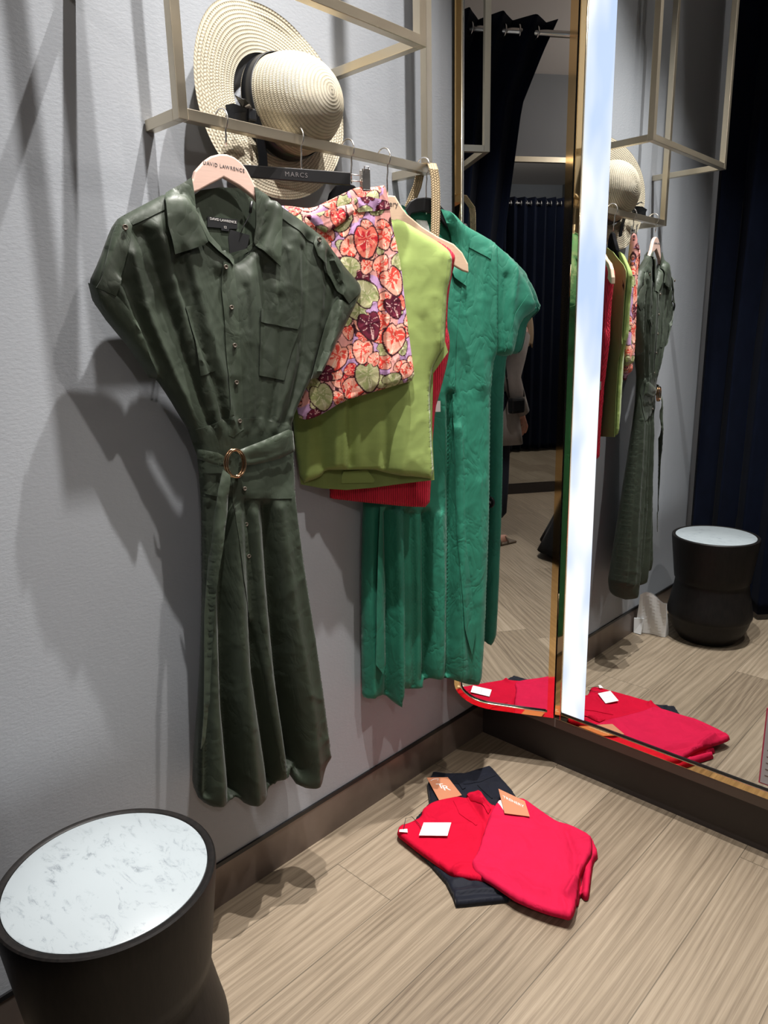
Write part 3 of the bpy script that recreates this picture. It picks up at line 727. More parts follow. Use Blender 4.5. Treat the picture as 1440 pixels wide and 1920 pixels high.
# --- leaf print skirt
SK = thing('skirt', 'short skirt with a coral, lilac and khaki leaf print, clipped behind the olive dress', 'skirt', loc=(.1153, -.737, 1.4))
outl = [('u', -.067, 1.575), (508, 386), (540, 386), (575, 391), (592, 388), (612, 378), (634, 367), (661, 354), (677, 350), (693, 352), (712, 349), (722, 347), (729, 381), (734, 419), (746, 470), (752, 502), (762, 592), (771, 662), (778, 712), (748, 721), (689, 738), (644, 752), (597, 780), (575, 788), (556, 782), ('u', -.04, 1.30), ('u', -.055, 1.45)]
Fs = [('s', [(706, 400), (712, 500), (716, 620), (718, 725)], (.006, .010), (.007, .009)), ('g', [(672, 400), (672, 520), (668, 640)], (-.006, -.005), (.012, .015)), ('g', [(690, 420), (700, 560), (705, 720)], (.005, .008), (.012, .014)),
      ('g', [(640, 450), (630, 600), (622, 760)], (.006, .012), (.02, .025)), ('g', [(655, 460), (655, 600), (655, 745)], (-.006, -.012), (.012, .014)), ('g', [(590, 500), (595, 640), (590, 780)], (-.005, -.010), (.016, .018)), ('g', [(740, 480), (750, 600), (758, 715)], (-.002, -.003), (.012, .012))]
o, uv = shell('body', D2, outl, 'floral_print', SK, T=.014, Tb=.012, R=.035, folds=Fs, noise_amp=.0015, h=.0017, seed=2)
LEAVES = []
def leafpaint(obj, uv, frame):
    uv = np.asarray(uv); n = len(uv); C = np.zeros((n, 3))
    lil = np.array((.48, .29, .50)); pk = np.array((.70, .33, .30))
    C[:] = lil; v = vnoise(uv[:, 0]*38, uv[:, 1]*38, 4); C[v > .0] = pk
    C *= (1+.25*vnoise(uv[:, 0]*220, uv[:, 1]*60, 8))[:, None]
    dk = np.array((.045, .010, .016))
    sp = vnoise(uv[:, 0]*60, uv[:, 1]*45, 15) > .33; C[sp] = dk
    K = {'c': ((.80, .36, .27), (.68, .07, .05), (.88, .62, .48)), 'k': ((.44, .42, .23), (.30, .33, .14), (.66, .62, .42)), 'm': ((.13, .012, .03), (.07, .006, .02), (.72, .45, .42)), 'o': ((.72, .17, .12), (.50, .02, .03), (.85, .55, .42))}
    rs = np.random.RandomState(5); lv = []
    u0, z0 = uv.min(0); u1, z1 = uv.max(0); kinds = 'ckcomkcoc'
    j = 0
    for zi in np.arange(z0, z1+.02, .036):
        for ui in np.arange(u0, u1+.02, .038):
            lv.append((ui+rs.uniform(-.010, .010), zi+rs.uniform(-.010, .010), rs.uniform(.017, .023), rs.uniform(0, 2*PI), kinds[rs.randint(9)])); j += 1
    for x, y, r, an, k in ((653, 467, 21, 1.2, 'c'), (658, 502, 22, 2.6, 'k'), (634, 665, 27, 4.2, 'c'), (672, 582, 22, 3., 'k'), (658, 728, 25, .2, 'c'), (680, 655, 23, 4.6, 'c'), (719, 443, 20, 4.9, 'c'), (689, 554, 27, 2.2, 'k'), (687, 447, 29, 4.7, 'o'), (693, 606, 26, 4.9, 'm'), (736, 572, 22, 5.2, 'm'), (734, 523, 27, 5.2, 'c'),
                           (740, 631, 29, 4.4, 'c'), (689, 702, 29, 4.9, 'k'), (762, 694, 17, 4.0, 'c'), (734, 716, 20, .5, 'k'), (600, 740, 26, 5., 'k'), (610, 700, 18, 3., 'm'), (697, 375, 16, 1., 'k'), (636, 415, 22, .4, 'k'), (610, 440, 20, 2., 'c'), (700, 675, 14, 1., 'c')):
        a, b_ = frame.px((x, y)); lv.append((a, b_, r/1364*1.62, an, k))
    for a, b_, r, an, k in lv:
        d = uv-np.array([a, b_]); rr = np.sqrt((d*d).sum(1)); m = rr < r*1.5; 
        if not m.any(): continue
        ph = np.arctan2(d[m, 1], d[m, 0])-an; rho = r*(.86+.30*np.maximum(0, np.cos(ph))**8-.38*np.maximum(0, -np.cos(ph))**14+.05*np.cos(2*ph))
        t = rr[m]/rho; base, mid, vein = [np.array(q) for q in K[k]]
        side = np.abs(np.sin(np.abs(ph)*3.2-1.9*t+.4)); col = np.where((vnoise(ph*2.6+9, t*2.5+a*99, 3)*1.3+.50-t*.85 > .12)[:, None], mid, base)
        vv = (side < .10+.05*(1-t)) & (t < .82) & (t > .12); col = np.where(vv[:, None], vein, col)
        col = np.where((np.abs(np.sin(ph)) < .06)[:, None] & (t < .95)[:, None] & (np.cos(ph) > 0)[:, None], vein*.9, col)
        col = col*(1+.18*vnoise(ph*9, t*3, 6))[:, None]
        col = np.where((t > .93)[:, None], dk, col); idx = np.where(m)[0]; ins = t < 1.04
        C[idx[ins]] = col[ins]
    C = np.clip(C, 0, 1); me = obj.data
    at = me.color_attributes.new('print', 'FLOAT_COLOR', 'POINT'); buf = np.ones((n, 4), np.float32); buf[:, :3] = C; at.data.foreach_set('color', buf.ravel())
leafpaint(o, uv, D2)
def printed_trim(name, poly, off, **kw):
    t = trim(name, D2, poly, 'floral_print', SK, off, h=.002, **kw)
    co = np.empty(len(t.data.vertices)*3); t.data.vertices.foreach_get('co', co); co = co.reshape(-1, 3)+np.array(SK.location); co -= np.array(SK.location)
    leafpaint(t, np.stack([(co-D2.O)@D2.U+.013*len(name), co[:, 2]+.021], 1), D2); return t
printed_trim('waistband', [(660, 372), (690, 368), (706, 372), (728, 378), (732, 392), (700, 396), (672, 398), (662, 388)], .003)
printed_trim('waist_tie', [(572, 405), (600, 398), (640, 386), (660, 382), (664, 396), (650, 412), (624, 430), (610, 436), (592, 425)], .007, bulge=.006)
printed_trim('belt_loop', [(655, 372), (663, 370), (665, 398), (657, 400)], .009)

# --- olive shirt dress
OD = thing('shirt_dress', 'olive green belted shirt dress on the pale wooden hanger, nearest the stool', 'dress', loc=(.1153, -.915, 1.4))
outl = [(311, 362), (270, 383), (232, 403), (219, 411), (206, 430), (184, 490), (165, 531), (172, 565), (199, 599), (236, 644), (279, 707), (292, 711), (315, 745), (337, 782), (354, 809), (368, 835), (369, 856), (376, 932), (379, 1061), (380, 1130), (378, 1250), (374, 1336), (368, 1427), (367, 1491),
        (386, 1508), (410, 1508), (434, 1499), (440, 1493), (447, 1496), (459, 1507), (480, 1502), (498, 1491), (503, 1476), (514, 1468), (516, 1461), (541, 1455), (545, 1440), (548, 1437), (551, 1468), (569, 1475), (592, 1464), (617, 1400), (614, 1377), (599, 1260), (583, 1152), (566, 1040), (553, 940), (549, 860), (545, 820),
        (547, 782), (566, 741), (581, 711), (596, 704), (619, 655), (652, 591), (675, 542), (634, 490), (600, 441), (585, 430), (527, 387), (500, 370), (480, 456), (469, 471), (440, 496), (432, 488), (410, 468), (392, 449), (371, 411), (345, 370)]
Fo = [  # bodice gathers
    ('g', [(262, 440), (300, 560), (350, 700), (384, 795)], (-.010, -.010), (.012, .006)), ('g', [(285, 430), (325, 560), (372, 690), (398, 795)], (.010, .006), (.016, .006)), ('g', [(318, 500), (352, 610), (395, 720), (412, 790)], (-.008, -.008), (.013, .005)),
    ('g', [(345, 480), (375, 600), (408, 700), (425, 785)], (.007, .006), (.014, .006)), ('g', [(240, 480), (270, 590), (318, 700), (366, 800)], (.008, .006), (.010, .006)), ('s', [(222, 540), (250, 610), (278, 670), (292, 711)], (-.008, -.006), (.008, .006)),
    ('g', [(487, 500), (489, 600), (482, 700), (480, 780)], (-.010, -.008), (.012, .008)), ('g', [(568, 450), (566, 560), (556, 680), (528, 790)], (-.009, -.008), (.011, .007)), ('g', [(545, 440), (548, 560), (540, 680), (512, 785)], (.007, .006), (.018, .006)),
    ('g', [(590, 470), (588, 580), (572, 690), (540, 780)], (.009, .006), (.012, .006)), ('g', [(515, 560), (515, 660), (500, 785)], (-.004, -.008), (.010, .005)), ('g', [(460, 520), (462, 640), (466, 780)], (.005, .005), (.012, .008)), ('g', [(405, 520), (415, 640), (432, 780)], (-.009, -.006), (.012, .006)),
    ('s', [(612, 500), (624, 540), (610, 620), (590, 690)], (.007, .007), (.009, .009)),
    # waist nip
    ('g', [(360, 870), (555, 850)], (-.006, -.006), (.045, .045)),
    # skirt flutes
    ('g', [(418, 930), (409, 1097), (418, 1313), (437, 1500)], (-.016, -.070), (.012, .015)), ('g', [(398, 1000), (396, 1200), (405, 1500)], (.004, .012), (.012, .018)), ('g', [(432, 960), (442, 1200), (470, 1505)], (.008, .016), (.014, .020)),
    ('g', [(452, 940), (470, 1250), (506, 1478)], (-.014, -.055), (.009, .012)), ('g', [(470, 960), (490, 1250), (527, 1460)], (.005, .010), (.009, .012)), ('g', [(490, 950), (505, 1120), (524, 1290), (547, 1440)], (-.026, -.080), (.012, .016)),
    ('g', [(515, 950), (540, 1150), (570, 1330), (580, 1470)], (.010, .020), (.018, .026)), ('s', [(546, 930), (560, 1060), (582, 1200), (606, 1400)], (-.008, -.012), (.009, .010)), ('g', [(384, 950), (383, 1200), (378, 1480)], (-.006, -.014), (.006, .006))]
for k in range(15):
    x0 = 366+k*12.6; xt = 300+k*20+(k % 3)*9; hh = 60+35*((k*7) % 4)
    Fo.append(('g', [(x0, 800+(k % 2)*3), (x0+(xt-x0)*.35, 800-hh)], ((.0045 if k % 2 else -.0045), 0.), (.0045, .006)))
for a_, b_, am in (((300, 450), (340, 640), .004), ((330, 470), (372, 660), -.005), ((250, 440), (268, 560), -.005), ((530, 470), (532, 640), .005), ((555, 470), (552, 640), -.004), ((505, 540), (503, 700), .004), ((450, 540), (455, 700), -.004), ((400, 500), (410, 640), .004), ((600, 480), (596, 600), -.005)):
    Fo.append(('g', [a_, ((a_[0]+b_[0])/2+4, (a_[1]+b_[1])/2), b_], (am, am*.5), (.006, .005)))
shell('body', D1, outl, 'olive_cotton', OD, T=.022, Tb=.016, R=.03, flare=lambda z: 1+.5*np.clip((1.05-z)/.7, 0, 1), flareb=lambda z: 1+3.2*np.clip((1.05-z)/.7, 0, 1), folds=Fo, noise_amp=.0012, noise_sc=(26, 10), h=.0042, seed=1)
def c2(*L): return [(150+x/2.6667, 280+y/2.6667) for x, y in L]
def c1(*L): return [(340+x/2.182, 740+y/2.182) for x, y in L]
OL = 'olive_light'
ni = wallframe((.1153, -.915, 0), 10); ni.O = ni.O-ni.N*.016
trim('neck_inside', ni, c2((560, 235), (600, 205), (700, 190), (790, 195), (875, 240), (900, 330), (890, 480), (800, 590), (740, 590), (640, 480), (580, 380)), OL, OD, 0., raw=True, h=.01)
trim('brand_label', ni, c2((636, 336), (785, 352), (785, 398), (745, 398), (745, 410), (705, 406), (705, 394), (636, 388)), 'label_black', OD, .003, raw=True, h=.01)
c = ni.flat(c2((711, 358))[0]); text3d('label_lettering', 'DAVID LAWRENCE', .0062, ni.pt(np.array([c]), np.array([.0035]))[0], ni.U+np.array([0, 0, -.06]), (0, 0, 1), 'white_ink', OD)
c = ni.flat(c2((720, 392))[0]); text3d('label_lettering', '12', .0062, ni.pt(np.array([c]), np.array([.0035]))[0], ni.U, (0, 0, 1), 'white_ink', OD)
tl = trim('collar', D1, c2((558, 140), (520, 165), (430, 215), (422, 240), (440, 380), (474, 525), (540, 505), (620, 478), (640, 462), (600, 370), (578, 290), (570, 215)), OL, OD, .011, bulge=.002, R=.012, thick=.003)
trim('collar', D1, c2((872, 188), (930, 225), (1008, 285), (1012, 330), (1003, 586), (950, 535), (890, 490), (868, 465), (880, 380), (880, 250)), OL, OD, .011, bulge=.002, R=.012, thick=.003)
trim('collar_stand', D1, c2((580, 300), (600, 370), (640, 455), (690, 505), (746, 552), (764, 578), (768, 550), (850, 508), (880, 465), (868, 462), (820, 500), (765, 535), (700, 485), (650, 430), (612, 350), (592, 290)), OL, OD, .006)
trim('placket', D1, c2((716, 560), (766, 580), (782, 700), (800, 1000), (812, 1200), (818, 1400), (765, 1440), (742, 1430), (746, 1200), (722, 850), (706, 700)), OL, OD, .003)
trim('placket', D1, c1((205, 340), (245, 340), (262, 520), (285, 700), (330, 960), (410, 1380), (432, 1520), (415, 1540), (380, 1400), (300, 1000), (255, 760), (225, 520)), 'olive_cotton', OD, .003, soft=.003)
trim('chest_pocket', D1, c2((526, 787), (640, 768), (668, 900), (680, 1108), (602, 1134), (575, 960)), 'olive_cotton', OD, .003)
trim('chest_pocket', D1, c2((905, 795), (1104, 840), (1060, 1000), (1020, 1155), (895, 1130), (900, 950)), 'olive_cotton', OD, .003)
trim('pocket_flap', D1, c2((905, 795), (1104, 840), (1088, 900), (903, 862)), 'olive_cotton', OD, .0052)
trim('shoulder_yoke', D1, c2((220, 328), (430, 222), (425, 300), (300, 362), (262, 378), (235, 350)), 'olive_cotton', OD, .002)
trim('shoulder_yoke', D1, c2((1010, 290), (1165, 402), (1195, 432), (1170, 470), (1100, 410), (1010, 345)), 'olive_cotton', OD, .002)
trim('sleeve_cuff', D1, c2((40, 668), (62, 755), (130, 855), (230, 975), (345, 1142), (380, 1150), (350, 1040), (290, 880), (210, 760), (180, 730), (110, 700), (70, 680)), OL, OD, .006, bulge=.002, thick=.003)
trim('sleeve_cuff', D1, c2((1402, 703), (1345, 775), (1290, 750), (1262, 790), (1225, 890), (1190, 1020), (1155, 1148), (1190, 1145), (1260, 1000), (1340, 840)), OL, OD, .006, bulge=.002, thick=.003)
trim('sleeve_tab', D1, c2((186, 349), (236, 347), (260, 382), (252, 440), (215, 600), (180, 735), (80, 692), (105, 650), (120, 600), (160, 430)), OL, OD, .009, bulge=.001, thick=.003)
trim('sleeve_tab', D1, c2((1176, 432), (1215, 440), (1300, 560), (1402, 700), (1345, 772), (1300, 720), (1250, 640), (1190, 530), (1168, 470)), OL, OD, .009, bulge=.001, thick=.003)
trim('waistband', D1, c2((540, 1405), (600, 1395), (650, 1380), (700, 1352), (800, 1345), (890, 1345), (970, 1365), (1036, 1370), (1058, 1392), (1060, 1470))+c1((455, 330), (452, 425), (340, 425), (160, 420), (80, 400), (66, 250), (60, 240)), 'olive_cotton', OD, .0022, h=.008)
def button(px, parent, r=.0042, off=.005):
    a = D1.px(px, off); P = D1.pt(np.array([a]), D1.depth(np.array([a]))+off)[0]
    mb = MB(); mb.lathe([(0, .0012), (r*.55, .0010), (r*.7, .0022), (r*.92, .0022), (r, .0008), (r, -.001), (0, -.001)], P, 20, (D1.U, (0, 0, 1), D1.N)); mb.build('button', 'button', parent, True)
for q in c2((728, 588), (756, 790), (772, 980), (781, 1165), (797, 1358), )+c1((258, 384), (264, 530), (275, 660)): button(q, OD)
for q in c2((224, 390), (1196, 452)): button(q, OD, .005, .0145)
trim('belt', D1, c1((240, 225), (330, 190), (440, 143), (456, 150), (463, 232), (400, 262), (300, 285), (235, 292)), OL, OD, .012, bulge=.004, folds=[('g', c1((250, 255), (330, 240), (380, 220)), (-.003, -.001), (.004, .004))])
trim('belt', D1, c1((62, 222), (100, 228), (150, 238), (205, 270), (200, 300), (130, 285), (66, 262)), OL, OD, .014, bulge=.003, folds=[('g', c1((70, 240), (190, 280)), (-.003, -.003), (.003, .003))])
trim('belt_tail', D1, c1((170, 305), (200, 330), (196, 380), (186, 480), (170, 600), (150, 720), (132, 850), (118, 1050), (108, 1250), (88, 1400), (70, 1440), (82, 1300), (86, 1100), (88, 900), (105, 700), (130, 520), (148, 400)), OL, OD, .030, bulge=.002, R=.006, tilt=lambda P: .012*np.clip((1.05-P[:, 1])/.5, 0, 1))
rc = D1.px(c1((214, 280))[0], .020); RP = D1.pt(np.array([rc]), D1.depth(np.array([rc]))+.020)[0]
mb = MB()
for k, dd in enumerate((0, .006)):
    mb.tube([RP+D1.N*dd+(D1.U*math.cos(a)*.019+D1.N*math.sin(a)*-.006*0+np.array([0, 0, 1])*math.sin(a)*.0265)+D1.U*.002*k for a in np.linspace(0, 2*PI, 33)[:-1]], .0026, 10, True)
mb.build('ring_buckle', 'rose_buckle', OD, True, label='rose gold double ring buckle')
# swing tag and cord at the neck
tgf = wallframe((.1153, -.915, 0), 10); tgf.O = tgf.O+tgf.N*.006
trim('swing_tag', tgf, c2((752, 402), (848, 430), (835, 495), (748, 520), (740, 440)), 'label_black', OD, 0., raw=True, h=.02)
V_ = [tgf.pt(np.array([tgf.flat(q)]), np.array([.002]))[0] for q in c2((856, 270), (845, 330), (815, 385), (800, 420))]
MB().tube(V_, .0009, 6).build('tag_cord', 'label_black', OD, True)
MB().tube([V_[0]+np.array([0, 0, .003]), V_[1]*.8+V_[0]*.2], .003, 6).build('tag_toggle', 'satin_black', OD, True)

# ================================================================ HAT
HT = thing('sun_hat', 'wide-brimmed cream straw sun hat with a black ribbon, resting behind the brass rail', 'hat', loc=(.03, -.728, 1.768))
HC = np.array([.026, -.730, 1.770]); HA = np.array([.985, .06, .12]); HA /= np.linalg.norm(HA); HY = np.array([0, 1., 0]); HY -= HA*(HY@HA); HY /= np.linalg.norm(HY); HZ = np.cross(HA, HY)
def hatmesh(name, prof, mat, wav=0., k=96, parent=HT, rad=None, lean=0.):
    V = []; UVs = []; F = []; L = 0.; n = len(prof)
    for i, (r, z) in enumerate(prof):
        if i: L += math.hypot(r-prof[i-1][0], z-prof[i-1][1])
        for j in range(k+1):
            a = 2*PI*j/k; w = wav*max(0, (r-.1)/.1); sc = 1.
            if rad: sc = rad(a, r)
            off = w*(math.cos(2*a+.4)*.6+math.sin(3*a)*.25+.35)
            p = HC+HY*(r*sc*math.cos(a)+lean*(.2+z*1.9))+HZ*r*sc*math.sin(a)+HA*(z+off); p[0] = max(p[0], .004+.0005*i % .003)
            V.append(p); UVs.append((L, a/(2*PI)))
    for i in range(n-1):
        for j in range(k): a = i*(k+1)+j; F.append((a, a+1, a+k+2, a+k+1))
    o = add(name, V, F, mat, parent, True); set_uv(o.data, UVs); return o
crown = [(.001, .128)]+[(.096*math.sin(t), .030+.098*math.cos(t)) for t in np.linspace(.06, PI/2, 22)]+[(.099, .015), (.101, .0)]
hatmesh('crown', crown, 'straw', lean=.10)
brim = [(r, .002+.004*math.sin((r-.1)*20)) for r in np.linspace(.100, .193, 22)]
hatmesh('brim', brim, 'straw', .020, rad=lambda a, r: 1+max(0, (r-.1)/.093)*(.05*math.cos(a-PI)+.03*math.sin(a)+.03*math.sin(2*a+1)))
hatmesh('ribbon_band', [(.0995, .026), (.1015, .024), (.1025, .003), (.1008, .001)], 'ribbon', lean=.10)
def ribpiece(name, pts, w, wd, mat='ribbon'):
    V, F, U_ = ribbon(pts, wd, w, .0012); return add(name, V, F, mat, HT, False)
bc = onplane_pt(470, 212, (.060, 0, 0), (1, 0, 0))
for q, w in (([(470, 215), (462, 200), (452, 186), (448, 183)], .017), ([(470, 218), (455, 212), (438, 205), (424, 208)], .02), ([(470, 218), (455, 222), (440, 224), (424, 212)], .02)):
    P = [onplane_pt(x, y, (.070+.006*i, 0, 0), (1, 0, 0)) for i, (x, y) in enumerate(q)]; ribpiece('bow_loop', P, w, (0, .5, .8) if q[-1][1] != 183 else (0, 1, -.3))
MB().obox(onplane_pt(471, 216, (.072, 0, 0), (1, 0, 0)), ((1, 0, 0), (0, 1, 0), (0, 0, 1)), (.006, .010, .012)).build('bow_knot', 'ribbon', HT, bevel=.004)
P = [onplane_pt(x, y, (.062-.004*i, 0, 0), (1, 0, 0)) for i, (x, y) in enumerate([(478, 222), (488, 250), (492, 285), (494, 320), (498, 350), (500, 372)])]
ribpiece('ribbon_tail', P, .022, (0, 1, 0))

# ================================================================ STOOL
ST = thing('stool', 'black waisted drum stool with a round white marble top, against the left wall', 'stool', loc=(.2676, -1.3522, 0))
c = (.2676, -1.3522, 0)
pr = [(.0, .452), (.1595, .452), (.160, .4585), (.1625, .4605), (.170, .4605), (.1728, .458), (.1732, .45), (.170, .42), (.163, .36), (.156, .30), (.1525, .272), (.1495, .268), (.1475, .262), (.149, .245), (.155, .21), (.164, .165), (.1705, .135), (.1722, .120), (.1715, .110), (.168, .105), (.166, .098), (.158, .07), (.145, .04), (.125, .012), (.118, .002), (.0, .0005)]
o = MB().lathe(pr, c, 96).build('body', 'ebony', ST, True); o.modifiers.new('e', 'EDGE_SPLIT').split_angle = math.radians(40)
o = MB().lathe([(0, .4595), (.1575, .4595), (.1588, .4585), (.159, .4525), (0, .4525)], c, 96).build('marble_top', 'marble', ST, True); o.modifiers.new('e', 'EDGE_SPLIT').split_angle = math.radians(40)

# ================================================================ PAPER BAG
PB = thing('paper_bag', 'crumpled white paper bag on the floor between the stool and the wall', 'bag', loc=(.04, -1.27, 0))
bm = MB(); V = []; F = []
nx, nz = 8, 12
for side in range(2):
    for i in range(nz+1):
        for j in range(nx+1):
            s, t = j/nx, i/nz; w = .125*(1-.10*t); x = .012+s*w+.02*t; y = -1.18-.035*side*(1-.8*t)+.03*t-.02*s+.004*math.sin(9*s+5*t+side)
            z = .002+t*(.185+.02*math.sin(s*5))
            V.append((x, y-.02, z))
N1 = (nx+1)*(nz+1)
for side in range(2):
    for i in range(nz):
        for j in range(nx): a = side*N1+i*(nx+1)+j; F.append((a, a+1, a+nx+2, a+nx+1))
for i in range(nz):
    for j in (0, nx): a = i*(nx+1)+j; F.append((a, a+nx+1, a+nx+1+N1, a+N1))
for j in range(nx): F.append((j, j+1, j+1+N1, j+N1))
add('sack', V, F, 'paper', PB, False)
V = [(x, y-.012, z) for x, y, z in [(.012, -1.165, .003), (.045, -1.165, .003), (.050, -1.175, .075), (.010, -1.165, .072)]]
V += [(x, y-.006, z) for x, y, z in V]
add('folded_flap', V, [(0, 1, 2, 3), (7, 6, 5, 4), (0, 4, 5, 1), (1, 5, 6, 2), (2, 6, 7, 3), (3, 7, 4, 0)], 'paper', PB, False)

# ================================================================ CLOTHES ON THE FLOOR
def c3(*L): return [(720+x/3.4286, 1400+y/3.4286) for x, y in L]
def floorframe(z): return Frame((0, 0, z), (1, 0, 0), (0, 1, 0), (0, 0, 1))
def pile(name, z, poly, mat, parent, T, R=.012, folds=(), smooth=1, h=.0042, label=None, na=.0016, seed=1, dome=0.):
    f = floorframe(z)
    o, uv = shell(name, f, c3(*poly), mat, parent, T=T, Tb=.0005, R=R, folds=folds, h=h, smooth=smooth, noise_amp=na, noise_sc=(11, 11), seed=seed, label=label); return f
NT = thing('trousers', 'dark navy trousers folded flat on the floor beneath the red shirts', 'trousers', loc=(.38, -.42, 0))
fN = pile('leg_panel', .002, [(275, 255), (308, 185), (330, 180), (400, 192), (520, 190), (600, 165), (680, 142), (705, 165), (830, 305), (960, 520), (1000, 800), (800, 1003), (620, 1022), (462, 1038), (440, 975), (395, 885), (260, 730), (135, 605), (200, 480), (290, 380)], 'navy_twill', NT, .015, .006, smooth=0,
          folds=[('g', c3((450, 900), (550, 880), (640, 930)), (.006, .004), (.008, .01)), ('s', c3((465, 980), (620, 965), (760, 965)), (.005, .005), (.006, .006)), ('g', c3((475, 940), (560, 920)), (-.004, -.004), (.006, .006))])
trim('waistband', fN, c3((318, 184), (400, 198), (520, 195), (605, 172), (682, 146), (718, 185), (620, 225), (520, 240), (470, 238), (320, 220)), 'navy_twill', NT, .002, h=.006)
trim('belt_loop', fN, c3((462, 212), (480, 205), (525, 262), (505, 272)), 'navy_twill', NT, .004, h=.01)
trim('pocket_seam', fN, c3((600, 245), (612, 242), (690, 300), (700, 330), (690, 330)), 'navy_twill', NT, .003, h=.01)
R1 = thing('tee_shirt', 'red shirt with a white tag on the floor, left one of the two', 'shirt', 'red shirts on the floor', loc=(.25, -.47, 0))
fR1 = pile('body', .019, [(82, 565), (92, 535), (115, 520), (150, 515), (235, 472), (240, 425), (300, 378), (380, 355), (470, 338), (530, 350), (528, 315), (560, 310), (610, 306), (650, 345), (695, 395), (720, 395), (800, 560), (780, 800), (640, 882), (560, 865), (480, 850), (440, 842), (345, 772), (230, 692), (130, 612), (100, 590)], 'red_jersey', R1, .014, .008, smooth=1,
           folds=[('g', c3((535, 330), (590, 420), (650, 520), (640, 700)), (-0.0137, -0.0068), (.006, .008)), ('g', c3((620, 320), (640, 440), (650, 520)), (0.0171, 0.0068), (.010, .01)), ('g', c3((240, 440), (290, 520), (420, 540), (560, 530)), (0.0068, 0.0034), (.012, .01)), ('g', c3((440, 830), (490, 800), (560, 790)), (0.0137, 0.0034), (.006, .008))], seed=4)
trim('seam_edge', fR1, c3((445, 345), (460, 345), (500, 420), (600, 500), (590, 505), (485, 430)), 'red_jersey', R1, .002, h=.01)
trim('collar', fR1, c3((528, 316), (610, 307), (650, 350), (690, 398), (670, 430), (620, 360), (560, 345)), 'red_jersey', R1, .004, bulge=.004, h=.006)
def card(frame, corners, mat, parent, name, off, thick=.0012, lift=0.):
    P = [frame.px(q, off) for q in c3(*corners)]; D = [float(frame.depth(np.array([p]))[0]) for p in P]; z = max(D)+off
    V = [frame.pt(np.array([p]), np.array([z+lift*(i in (1, 2))]))[0] for i, p in enumerate(P)]; V += [v-np.array([0, 0, thick]) for v in V]
    add(name, V, [(0, 1, 2, 3)[::-1], (4, 5, 6, 7), (0, 1, 5, 4), (1, 2, 6, 5), (2, 3, 7, 6), (3, 0, 4, 7)], mat, parent, False)
    return V[:4]
W = card(fR1, [(225, 580), (255, 495), (432, 490), (408, 583)], 'tag_white', R1, 'white_tag', .004)
W = [np.array(w) for w in W]
cc = (W[0]+W[1]+W[2]+W[3])/4; up_t = (W[1]+W[2])/2-(W[0]+W[3])/2; sd_t = (W[2]+W[3])/2-(W[0]+W[1])/2; mb = MB()
for k in range(10): mb.obox(cc+up_t*(-.34+.075*k)+sd_t*.02+np.array([0, 0, .0003]), (up_t/np.linalg.norm(up_t), sd_t/np.linalg.norm(sd_t), (0, 0, 1)), (.0006, .0005+.0003*(k % 2), .0001))
mb.build('tag_print', 'ink_grey', R1)
P3 = [fR1.pt(np.array([fR1.px(q, .003)]), np.array([.022]))[0] for q in c3((245, 540), (225, 505), (180, 490), (140, 500), (125, 540))]
MB().tube(P3, .0008, 6).build('tag_cord', 'label_black', R1, True)
card(fR1, [(98, 570), (100, 540), (150, 528), (152, 552)], 'tag_white', R1, 'size_label', .006)
R2 = thing('tee_shirt', 'red shirt with a tan card tag on the floor, lying over the other', 'shirt', 'red shirts on the floor', loc=(.48, -.42, 0))
pile('under_sleeve', .004, [(1250, 600), (1335, 605), (1382, 710), (1347, 748), (1332, 860), (1318, 985), (1290, 992), (1262, 960), (1252, 1025), (1232, 1032), (1150, 900)], 'coral_jersey', R2, .020, .008, smooth=1, folds=[('g', c3((1270, 830), (1262, 960)), (-0.0274, -0.0274), (.005, .005))], seed=8)
XF = [('g', c3((900, 420), (1000, 520), (1120, 560)), (-.004, -.003), (.006, .009)), ('g', c3((1330, 620), (1240, 640), (1150, 600)), (.005, .001), (.006, .010)), ('g', c3((620, 800), (720, 810), (860, 900)), (.005, .002), (.006, .008)), ('g', c3((580, 770), (640, 740), (740, 730)), (-.004, -.001), (.005, .009)), ('g', c3((1150, 700), (1180, 820), (1140, 980)), (.004, .004), (.010, .012)), ('g', c3((820, 560), (900, 620), (920, 700)), (.003, .003), (.010, .010))]
fR2 = pile('body', .027, [(718, 378), (760, 342), (840, 345), (915, 358), (985, 410), (1050, 455), (1110, 498), (1200, 522), (1335, 590), (1340, 640), (1338, 700), (1295, 770), (1262, 840), (1255, 900), (1245, 980), (1225, 1080), (1195, 1120), (1140, 1105), (1060, 1085), (950, 1045), (850, 1002), (780, 955), (700, 900), (620, 852), (565, 805), (556, 760), (600, 690), (640, 560), (680, 440)], 'coral_jersey', R2, .014, .009, smooth=1,
           folds=[('g', c3((560, 770), (620, 790), (680, 830)), (0.0103, -0.0068), (.008, .01)), ('g', c3((1170, 560), (1220, 700), (1230, 850)), (-0.0103, -0.0103), (.010, .012)), ('g', c3((1270, 800), (1220, 900), (1160, 1020), (1190, 1100)), (0.0137, 0.0171), (.008, .008)), ('g', c3((850, 860), (960, 960), (1040, 970)), (0.0068, 0.0103), (.012, .012)),
                  ('g', c3((700, 500), (860, 560), (960, 660)), (0.0068, -0.0068), (.015, .015)), ('g', c3((740, 640), (800, 760), (900, 830)), (-0.0068, 0.0068), (.012, .014)), *XF, ('g', c3((1160, 1010), (1180, 1060), (1185, 1110)), (-0.0171, -0.0171), (.005, .005))], seed=6)
trim('neck_band', fR2, c3((722, 372), (760, 345), (765, 352), (800, 420), (780, 425), (750, 380)), 'tag_white', R2, .001, h=.01)
W = [np.array(w) for w in card(fR2, [(735, 300), (905, 350), (937, 452), (775, 430)], 'tan_card', R2, 'tan_tag', .005)]
